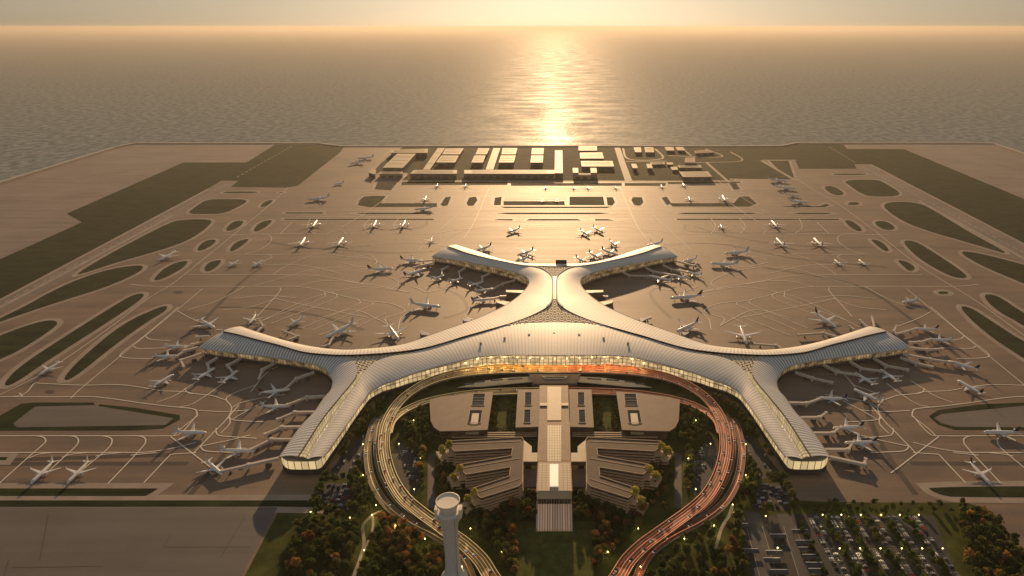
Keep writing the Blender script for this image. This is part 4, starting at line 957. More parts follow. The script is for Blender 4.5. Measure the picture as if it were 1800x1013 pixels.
part('cross_canopy', [(949, 708.5), (961.5, 708.5), (961.5, 713), (949, 713)], 16.2, 15.2, 16.2, 'gtc_pale'); part('cross_canopy', [(987, 708.5), (999, 708.5), (999, 713), (987, 713)], 16.2, 15.2, 16.2, 'gtc_pale')
part('roof_skylight', [(962, 747.5), (986.5, 747.5), (986.5, 811), (962, 811)], 23, 20.9, 23, 'grid_glass')
part('gridded_roof', [(947, 813.5), (1002, 813.5), (1004.5, 863), (944, 863)], 29.6, 28.93, 29.6, 'grid_roof')
mb = MB(); q = quad([(966.5, 816), (981.5, 816), (981.5, 854), (966.5, 854)], 31); mb.prism([(p.x, p.y) for p in q], 29.61, 31)
mb.build('bright_skylight', mat('lit_skylight', (0.85, 0.78, 0.62), 0.3, emit=(1, 0.84, 0.58), estr=0.55), spine, base=sb)
# front portico: pale fascia, dark loggia, sloping striped canopy between two side walls
f0 = P(943, 864.6, 28); f1 = P(1005.5, 864.6, 28); yb = min(f0.y, f1.y)
mb = MB(); mb.box((f0.x + .3, yb - 1.2, 19.5), (f1.x - .3, yb + .5, 28.9)); mb.build('fascia_band', M['gtc_pale'], spine, base=sb)
mb = MB(); mb.box((f0.x + 1.5, yb - 1.0, 11), (f1.x - 1.5, yb + .5, 19.45)); mb.build('loggia', M['darkglass'], spine, base=sb)
for k in range(13):
    x = f0.x + 2 + (f1.x - f0.x - 4) * k / 12; mb = MB(); mb.box((x - .35, yb - 1.3, 11), (x + .35, yb - 1.0, 19.4)); mb.build('column', M['gtc_brown'], spine, base=sb)
xa, xb = f0.x + 1, f1.x - 1
mb = MB(); mb.add([(xa, yb - .9, 13), (xb, yb - .9, 13), (xb, yb - 26, 2.5), (xa, yb - 26, 2.5), (xa, yb - .9, 0), (xb, yb - .9, 0), (xb, yb - 26, 0), (xa, yb - 26, 0)], [(0, 3, 2, 1), (3, 7, 6, 2), (0, 4, 7, 3), (1, 2, 6, 5)])
M['front_glass'] = facade_mat('lit_front_canopy', (1.0, 0.62, 0.38), 0.2, bay=2.6, dark=(0.40, 0.29, 0.22), lo=0.1, hi=0.5, floor=60)
for_uv = [(v.x - xa, 5) for v in mb.v]; mb.uv = for_uv
mb.build('front_canopy', M['front_glass'], spine, base=sb, uv=True)
for x in (xa - .6, xb + .6):
    mb = MB(); mb.add([(x - .6, yb - .5, 0), (x + .6, yb - .5, 0), (x + .6, yb - 27, 0), (x - .6, yb - 27, 0), (x - .6, yb - .5, 16), (x + .6, yb - .5, 16), (x + .6, yb - 27, 4), (x - .6, yb - 27, 4)], [(0, 1, 5, 4), (1, 2, 6, 5), (2, 3, 7, 6), (3, 0, 4, 7), (4, 5, 6, 7)])
    mb.build('side_wall', M['gtc_pale'], spine, base=sb)
# ------------------------------------------------------------------ comb shaped office / hotel blocks
COMB = [(790, 775.5), (916, 769), (919, 773), (916.5, 846), (911, 853), (846, 873), (838, 867), (835, 857.5), (897, 837), (899, 819), (820, 832), (812, 825), (811, 816.4), (900.5, 801), (902.5, 786), (800, 791.5), (791, 783)]
HT = 22.0
BUSH = []
for s, wd_ in ((0, 'left'), (1, 'right')):
    f = (lambda p: mir(p)) if s else (lambda p: p)
    q = quad([f(p) for p in COMB], HT + 1); poly = ccw([(p.x, p.y) for p in q])
    c = sum((Vector((*p, 0)) for p in poly), Vector()) / len(poly)
    t = thing('comb_building', 'terraced comb shaped building with three planted fingers, %s of the central hall' % wd_, 'office building', c, group='terraced comb buildings'); b = Vector(t.location)
    V3 = [Vector((*p, 0)) for p in poly]
    mb = MB(); mb.prism(poly, 0, HT - 1, cap=False); mb.build('glazed_wall', M['glaze'], t, base=b, uv=True)
    for k in range(1, 7):
        z = HT - 1 - k * 3.7
        if z < 0.5: break
        e = [(p.x, p.y) for p in offset_poly(V3, 1.1 + 0.3 * k)]; mb = MB(); mb.prism(e, z, z + 0.9); mb.build('floor_slab', M['slab'], t, base=b)
    e = [(p.x, p.y) for p in offset_poly(V3, 1.0)]; mb = MB(); mb.prism(e, HT - 1, HT); rf = mb.build('roof', M['comb_roof'], t, base=b)
    mb = MB(); e = [Vector((*p, 0)) for p in ccw(e)]; n = len(e)
    for k in range(n): mb.bar((e[k].x, e[k].y, HT + .4), (e[(k + 1) % n].x, e[(k + 1) % n].y, HT + .4), 0.7, 0.8)
    mb.build('roof_kerb', M['slab'], rf, base=b)
    mb = MB()   # long roof joints
    for (a, d) in (((795, 781), (914, 776)), ((815, 823), (914, 806)), ((842, 865), (913, 842))):
        a, d = P(*f(a), HT), P(*f(d), HT); mb.bar((a.x, a.y, HT + .15), (d.x, d.y, HT + .15), 1.0, 0.3)
    mb.build('roof_joint', M['gtc_brown'], rf, base=b)
    for (e1, e2, dr) in (((790, 775.5), (800, 791.5), ((902, 778), (795, 783))), ((811, 816.4), (820, 832), ((899, 810), (815, 824))), ((835, 857.5), (846, 873), ((905, 844), (840, 866)))):
        a, d = P(*f(e1), HT), P(*f(e2), HT); dv = (P(*f(dr[1]), HT) - P(*f(dr[0]), HT)).normalized(); dv.z = 0
        for st, (o1, zt) in enumerate(((8, 14.5), (16, 7.5))):
            pr = ccw([((a + dv * (o1 - 9.5)).x, (a + dv * (o1 - 9.5)).y), ((d + dv * (o1 - 9.5)).x, (d + dv * (o1 - 9.5)).y), ((d + dv * o1).x, (d + dv * o1).y), ((a + dv * o1).x, (a + dv * o1).y)])
            mb = MB(); mb.prism(pr, 0, zt); te = mb.build('terrace', M['glaze'], t, base=b, uv=True)
            for z in [zt - .02 - 3.7 * j for j in range(4)]:
                if z < 1: break
                e = [(p.x, p.y) for p in offset_poly([Vector((*p, 0)) for p in pr], 0.8)]; mb = MB(); mb.prism(e, z - .9, z + .1); mb.build('terrace_slab', M['slab'], te, base=b)
            m_ = (a + d) / 2 + dv * (o1 - 4.0); BUSH.append(Vector((m_.x, m_.y, zt + .1)))
    EXCL_POLY.append([Vector((p.x, p.y, 0)) for p in offset_poly(V3, 3)])
    hullp = [P(*f(p)) for p in [(768, 792), (918, 770), (918, 870), (820, 900)]]
    # link bridges
    for (px_, z, lab) in (([(917, 797.5), (945.5, 797.5), (945.5, 812), (917, 812)], 18, 'upper'), ([(920, 826), (945, 826), (945, 856), (922, 856)], 9, 'lower')):
        qb = quad([f(p) for p in px_], z)
        block('link_bridge', '%s covered link bridge between the central hall and the comb building on the %s' % (lab, wd_), 'footbridge', [(qb, z - 5, z)], (M['glaze'], M['gtc_pale'] if lab == 'upper' else M['gtc_brown']))
    mbq = quad([f(p) for p in [(919, 774), (934, 786), (934, 797), (919, 797)]], 14)
    block('stair_hall', 'yellow lit slatted stair hall at the inner corner of the %s comb building' % wd_, 'stair hall', [(mbq, 0, 14)], (M['facade'], M['gtc_pale']))
# ------------------------------------------------------------------ control tower
tp = P(787, 880, 92); t = thing('control_tower', 'tall pale control tower with round flat cap standing in front of the loop road', 'control tower', (tp.x, tp.y, 0)); b = Vector(t.location); c0 = (tp.x, tp.y, 0)
mb = MB(); prof = [(0, 13), (3, 12.5), (6, 10.0), (10, 8.2), (16, 7.1), (30, 6.5), (50, 6.6), (62, 7.2), (72, 8.6), (79, 10.2), (81, 10.4)]
mb.lathe(prof, 'z', 24, 0, c0); sh_ = mb.build('shaft', M['tower'], t, smooth=True, base=b)
mb = MB()
for k in (-1, 1):
    pts = [(0.2, 2), (0.2, 81)]
    mb.add([(tp.x + 4.0, tp.y - 6.6, 6), (tp.x + 5.0, tp.y - 6.2, 6), (tp.x + 6.9, tp.y - 8.2, 79), (tp.x + 5.9, tp.y - 8.7, 79)], [(0, 1, 2, 3)])
    break
mb.build('shaft_fin', M['gtc_pale'], sh_, base=b)
mb = MB(); mb.lathe([(81.0, 10.4), (81.6, 10.5), (81.7, 8.6)], 'z', 32, 0, c0); mb.build('balcony', M['tower'], t, base=b)
for sx in (-1, 1):
    mb = MB(); mb.add([(tp.x + sx * 8.8, tp.y - 4, 72), (tp.x + sx * 11.8, tp.y - 3.4, 76), (tp.x + sx * 12.0, tp.y - 3.2, 84.5), (tp.x + sx * 9.4, tp.y - 4, 84.5), (tp.x + sx * 8.8, tp.y + 4, 72), (tp.x + sx * 11.8, tp.y + 3.4, 76), (tp.x + sx * 12.0, tp.y + 3.2, 84.5), (tp.x + sx * 9.4, tp.y + 4, 84.5)], [(0, 1, 2, 3), (7, 6, 5, 4), (0, 4, 5, 1), (1, 5, 6, 2), (2, 6, 7, 3), (3, 7, 4, 0)]); mb.build('side_horn', M['tower_top'], t, base=b)
mb = MB(); mb.lathe([(81.7, 7.2), (85, 8.0), (87.5, 8.6), (89.5, 9.2)], 'z', 32, 0, c0); mb.build('cab_glass', M['tower_top'], t, smooth=True, base=b)
mb = MB(); mb.lathe([(89.5, 9.4), (90.2, 10.3), (92.0, 10.6), (92.2, 10.0), (91.2, 9.3), (91.1, 0.1)], 'z', 40, 0, c0); mb.build('cap', M['tower_top'], t, base=b)
EXCL_POLY.append([Vector((tp.x + a, tp.y + e, 0)) for a, e in ((-16, -16), (16, -16), (16, 16), (-16, 16))])
q = [(tp.x - 46, tp.y - 40), (tp.x - 9, tp.y - 40), (tp.x - 9, tp.y - 6), (tp.x - 46, tp.y - 6)]
block('tower_annex', 'low dark blue roofed building at the foot of the control tower', 'annex', [(q, 0, 5)], (M['base_wall'], mat('slate_roof', (0.055, 0.06, 0.085), 0.6)))
EXCL_POLY.append([Vector((*p, 0)) for p in q])
# ------------------------------------------------------------------ far cargo and maintenance quarter
FB = [
 ('hangar', 'long narrow hangar along the shore behind the big tan hangar', [(687, 264), (752, 262), (751, 269), (688, 269)], 18, 'far_roof'),
 ('hangar', 'big tan roofed hangar at the left end of the far quarter', [(698.5, 270.8), (730.7, 270.8), (708, 295.3), (673, 295.3)], 20, 'far_roof'),
 ('office_block', 'pinkish fronted office block before the big tan hangar', [(668, 302.5), (708, 302.5), (707, 306), (667, 306)], 14, 'far_roof_b'),
 ('pump_house', 'small square house at the far left corner of the building quarter', [(648, 304), (655, 298), (661, 299), (659, 307)], 14, 'far_roof'),
 ('cargo_shed', 'long front cargo shed, the left one of the two in line', [(729, 299.5), (803, 299.5), (802.5, 305.7), (721, 305.7)], 16, 'far_roof'),
 ('cargo_shed', 'longest front cargo shed, right of the gap in the line', [(816.6, 299.5), (974, 299.5), (974, 305.7), (816.6, 305.7)], 16, 'far_roof'),
 ('link_shed', 'slanting narrow shed running back from the left cargo shed', [(770, 261), (782, 261), (755, 298.5), (744, 298.5)], 11, 'far_roof'),
 ('warehouse', 'wide shoreside warehouse right of the slanting shed', [(784, 261.7), (814.7, 261.3), (808, 271.7), (777.5, 271.7)], 14, 'far_roof'),
 ('warehouse', 'wide warehouse in front of the shoreside one, right of the slanting shed', [(776, 274), (806, 274), (799.6, 286), (767, 286)], 14, 'far_roof'),
 ('warehouse', 'narrow shoreside warehouse standing alone left of the second slanting shed', [(841, 261.3), (860, 261.3), (855, 271.7), (836.5, 271.7)], 14, 'far_roof'),
 ('warehouse', 'narrow warehouse in front of the lone shoreside one', [(834.6, 274), (853, 274), (848.5, 286), (829, 286)], 14, 'far_roof'),
 ('link_shed', 'second slanting narrow shed running back from the longest cargo shed', [(867.6, 261), (879, 261), (866.7, 298.5), (854.4, 298.5)], 11, 'far_roof'),
 ('warehouse', 'wide shoreside warehouse right of the second slanting shed', [(884, 261), (909, 261), (906, 271.7), (882, 271.7)], 14, 'far_roof'),
 ('warehouse', 'wide front warehouse right of the second slanting shed', [(881, 274), (906, 274), (902.6, 286), (877, 286)], 14, 'far_roof'),
 ('warehouse', 'square shoreside warehouse under the sun glitter', [(935.6, 261), (955.4, 261), (954.5, 271.7), (934.7, 271.7)], 14, 'far_roof'),
 ('warehouse', 'square front warehouse under the sun glitter', [(934.7, 274), (954.5, 274), (953.5, 286), (932.8, 286)], 14, 'far_roof'),
 ('cargo_shed', 'upright shed closing the right end of the longest cargo shed', [(976, 265), (988, 265), (988.7, 304.8), (975.5, 304.8)], 16, 'far_roof'),
 ('warehouse', 'rearmost of three stacked pale warehouses by the water', [(1017.6, 257.5), (1048.8, 257.5), (1048.8, 265), (1017.6, 265)], 13, 'far_roof'),
 ('warehouse', 'middle one of three stacked pale warehouses', [(1019.5, 269), (1058, 268.5), (1061, 279), (1020.4, 279)], 13, 'far_roof'),
 ('warehouse', 'front and widest of three stacked pale warehouses', [(1021.4, 283.6), (1076, 283.6), (1078.6, 293), (1023, 293)], 13, 'far_roof'),
 ('fire_station', 'left tower block of the pink twin towered station', [(1007, 296), (1015.7, 296), (1016, 304), (1008, 304)], 19, 'far_roof'),
 ('fire_station', 'right tower block of the pink twin towered station', [(1038.4, 296), (1047.8, 296), (1048.8, 304), (1039, 304)], 19, 'far_roof'),
 ('fire_station', 'low pink front wing of the twin towered station', [(1009, 305.4), (1048.8, 305.4), (1048.8, 308), (1009, 308)], 14, 'far_roof_b'),
 ('workshop', 'left one of two domed workshops inside the square road', [(1114, 259.5), (1126, 259.5), (1127, 268), (1117, 268)], 10, 'far_roof'),
 ('workshop', 'right one of two domed workshops inside the square road', [(1133, 259.5), (1148, 259.5), (1149, 268), (1135, 268)], 10, 'far_roof'),
 ('store_house', 'small cubic store beside the pale road, left one', [(1110, 288.7), (1117.7, 288.7), (1120.6, 296), (1112.6, 296)], 13, 'far_roof'),
 ('store_house', 'small cubic store further from the pale road, right one', [(1136.6, 288.7), (1144, 288.7), (1147, 296), (1138.5, 296)], 13, 'far_roof'),
 ('store_house', 'low shore store right of the square road', [(1168.7, 259), (1183, 259), (1184.8, 265), (1171.6, 265)], 9, 'far_roof'),
 ('store_house', 'second low shore store further right of the square road', [(1187.6, 259), (1200, 259), (1204.6, 264.7), (1191, 264.7)], 9, 'far_roof'),
 ('office_block', 'pink cube shaped office right of the far quarter', [(1205.5, 278), (1220.7, 277.4), (1221.6, 286), (1203.7, 286)], 17, 'pink_wall'),
 ('office_block', 'low pinkish block behind the pink cube', [(1220.7, 266), (1243, 264), (1256, 268), (1222.6, 269.8)], 9, 'pink_wall'),
 ('depot', 'thin long depot behind the rightmost wide depot', [(1191.4, 291.6), (1231, 291), (1233, 295), (1194, 295)], 10, 'far_roof'),
 ('depot', 'rightmost wide depot with a deep shaded front', [(1194, 302.5), (1244, 302), (1251, 311), (1201, 311.4)], 14, 'far_roof'),
 ('store_house', 'small shed left of the two depots', [(1179, 294.4), (1189.5, 293.4), (1191.4, 298.7), (1182, 299.5)], 8, 'far_roof'),
 ('store_house', 'flat pale shed between the square road and the depots', [(1143, 286.3), (1167, 285.6), (1168, 288.9), (1146, 289.6)], 7, 'far_roof_b'),
 ('store_house', 'tiny flat shed just left of the pink cube', [(1171.6, 286.3), (1182, 286.3), (1183, 289.7), (1173.4, 289.7)], 7, 'far_roof_b'),
]
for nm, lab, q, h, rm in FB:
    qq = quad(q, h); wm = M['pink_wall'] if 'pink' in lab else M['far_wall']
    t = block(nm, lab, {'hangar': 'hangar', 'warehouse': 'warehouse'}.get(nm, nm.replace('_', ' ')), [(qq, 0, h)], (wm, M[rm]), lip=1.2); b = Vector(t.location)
    pr = sorted([(p.x, p.y) for p in qq], key=lambda p: p[1])[:2]; pr.sort()
    (x0, y0), (x1, y1) = pr; n = max(1, int((x1 - x0) / 24))
    for k in range(n):       # roller doors along the near side
        f0, f1 = (k + .2) / n, (k + .8) / n
        a = Vector((x0 + (x1 - x0) * f0, y0 + (y1 - y0) * f0 - .12, 0)); c = Vector((x0 + (x1 - x0) * f1, y0 + (y1 - y0) * f1 - .12, 0))
        mb = MB(); mb.bar((a.x, a.y, h * .3), (c.x, c.y, h * .3), .2, h * .55); mb.build('roller_door', M['bridge_dark'], t, base=b)
    xs = [p.x for p in qq]; ys = [p.y for p in qq]
    if max(xs) - min(xs) > 40:   # rooflights
        for k in range(3):
            a = qq[0].lerp(qq[3], .25 + .25 * k); c = qq[1].lerp(qq[2], .25 + .25 * k); d = (c - a) * .08
            mb = MB(); mb.bar((a.x + d.x, a.y + d.y, h + 1.2), (c.x - d.x, c.y - d.y, h + 1.2), 1.5, 0.6); mb.build('rooflight', M['far_roof_b'], t, base=b)
# ------------------------------------------------------------------ airliners
def loftx(mb, secs, seg=14, mi=0):
    """secs: (x, z centre, radius)"""
    vs = []
    for x, zc, r in secs:
        for k in range(seg):
            a = 2 * math.pi * k / seg; vs.append(Vector((x, r * math.cos(a), zc + r * math.sin(a))))
    fs = []
    for i in range(len(secs) - 1):
        for k in range(seg): fs.append((i * seg + k, (i + 1) * seg + k, (i + 1) * seg + (k + 1) % seg, i * seg + (k + 1) % seg))
    fs.append(tuple(range(seg))); fs.append(tuple(reversed(range((len(secs) - 1) * seg, len(secs) * seg))))
    mb.add(vs, fs, mi)
def foil(mb, root, tip, c0, c1, t0, t1, mi=0, vert=False):
    """tapered aerofoil from root to tip (leading edge points), chords c0 c1 backwards (-x)"""
    vs = []
    for p, c, th in ((root, c0, t0), (tip, c1, t1)):
        for fx, ft in ((0, 0), (-.25, .5), (-.6, .35), (-1, 0.02), (-.6, -.3), (-.25, -.4)):
            o = Vector((fx * c, ft * th, 0)) if vert else Vector((fx * c, 0, ft * th)); vs.append(Vector(p) + o)
    n = 6; fs = [tuple(range(n)), tuple(reversed(range(n, 2 * n)))] + [(k, n + k, n + (k + 1) % n, (k + 1) % n) for k in range(n)]
    mb.add(vs, fs, mi)
def proto_plane(kind):
    L, Wd, r, zc, ft = (37.5, 35.0, 2.0, 3.9, 11.8) if kind == 'N' else (62.0, 60.0, 2.9, 5.6, 17.0)
    ms = {}
    mb = MB(); h = L / 2
    loftx(mb, [(h, zc - r * .25, .15), (h - r * .5, zc - r * .18, r * .5), (h - r * 1.4, zc - r * .05, r * .82), (h - r * 2.6, zc, r), (-h * .42, zc, r), (-h * .70, zc + r * .28, r * .72), (-h * .90, zc + r * .55, r * .38), (-h, zc + r * .72, r * .12)])
    ms['fuselage'] = mb, 'white', True
    mb = MB(); x = h - r * 1.25
    mb.add([(x + .35, -r * .62, zc + r * .28), (x + .35, r * .62, zc + r * .28), (x - .55, r * .5, zc + r * .66), (x - .55, -r * .5, zc + r * .66)], [(0, 1, 2, 3)]); mb.v = [v + Vector((.22, 0, .10)) for v in mb.v]
    ms['cockpit_window'] = mb, 'darkglass', False
    s = Wd / 2
    for sg in (-1, 1):
        mb = MB(); rx = h * .22
        foil(mb, (rx, sg * r * .6, zc - r * .5), (rx - h * .20, sg * s * .36, zc - r * .30), L * .19, L * .125, 1.2, .8)
        foil(mb, (rx - h * .20, sg * s * .36, zc - r * .30), (rx - h * .52, sg * s * .97, zc + r * .35), L * .125, L * .045, .8, .3)
        a = (rx - h * .52, sg * s * .97, zc + r * .35); foil(mb, a, (a[0] - 1.8, sg * s, a[2] + 2.2), L * .045, L * .02, .3, .1)
        ms['wing', sg] = mb, 'wing', False
        mb = MB(); ex = rx - h * .10; e = r * .55 if kind == 'N' else r * .6
        loftx(mb, [(ex + e * 2.6, 0, e * .85), (ex + e * 2.2, 0, e), (ex + e * .5, 0, e * .98), (ex - e * 1.3, 0, e * .62), (ex - e * 2, 0, e * .25)], 10)
        mb.v = [v + Vector((0, sg * s * .34, zc - r * .30 - e * 1.25)) for v in mb.v]
        mb.box((ex - e, sg * s * .34 - .2, zc - r * .3 - e * .5), (ex + e, sg * s * .34 + .2, zc - r * .3))
        ms['engine', sg] = mb, 'engine', True
        mb = MB(); foil(mb, (-h * .80, sg * r * .2, zc + r * .5), (-h * .80 - L * .085, sg * s * .37, zc + r * .75), L * .10, L * .04, .5, .2)
        ms['tailplane', sg] = mb, 'wing', False
    mb = MB(); foil(mb, (-h * .70, 0, zc + r * .7), (-h * .70 - L * .135, 0, ft), L * .155, L * .055, .7, .25, vert=True)
    ms['tail_fin'] = mb, 'tail_w', False
    for i, (gx, gy) in enumerate(((h * .72, 0), (-h * .04, r * 1.2), (-h * .04, -r * 1.2))):
        mb = MB(); mb.box((gx - .2, gy - .2, .4), (gx + .2, gy + .2, zc - r * .7)); mb.box((gx - .6, gy - .55, 0), (gx + .6, gy + .55, 1.1)); ms['landing_gear', i] = mb, 'tyre', False
    out = []
    for k, (mb, m, sm) in ms.items():
        nm = k if isinstance(k, str) else k[0]
        out.append((nm, mesh(nm, mb.v, mb.f, M[m], mb.m, None, sm)))
    return out
PROTO = {'N': proto_plane('N'), 'W': proto_plane('W')}
TAIL = {'w': 'tail_w', 'r': 'tail_r', 'p': 'tail_p', 'b': 'tail_b'}
SRC = {}
def place_plane(nose, tail, kind, sc, tc, label, group):
    a, b = P(*nose, 4.0), P(*tail, 4.0); c = (a + b) / 2; d = a - b; rz = math.atan2(d.y, d.x)
    if kind not in SRC:
        t = thing('airliner', label, 'airliner', (c.x, c.y, 0.3), rz, group); ch = []
        for nm, me in PROTO[kind]: ch.append(obj(nm, me, t))
        SRC[kind] = (t, ch)
    else:
        src, chs = SRC[kind]
        t = src.copy(); COL.objects.link(t); t['label'] = label; t['group'] = group; t.location = (c.x, c.y, 0.3); t.rotation_euler = (0, 0, rz); ch = []
        for q in chs:
            n = q.copy(); COL.objects.link(n); n.parent = t; ch.append(n)
    t.scale = (sc, sc, sc)
    for n in ch:
        if n.name.startswith('tail_fin'):
            n.material_slots[0].link = 'OBJECT'; n.material_slots[0].material = M[TAIL[tc]]
    return t
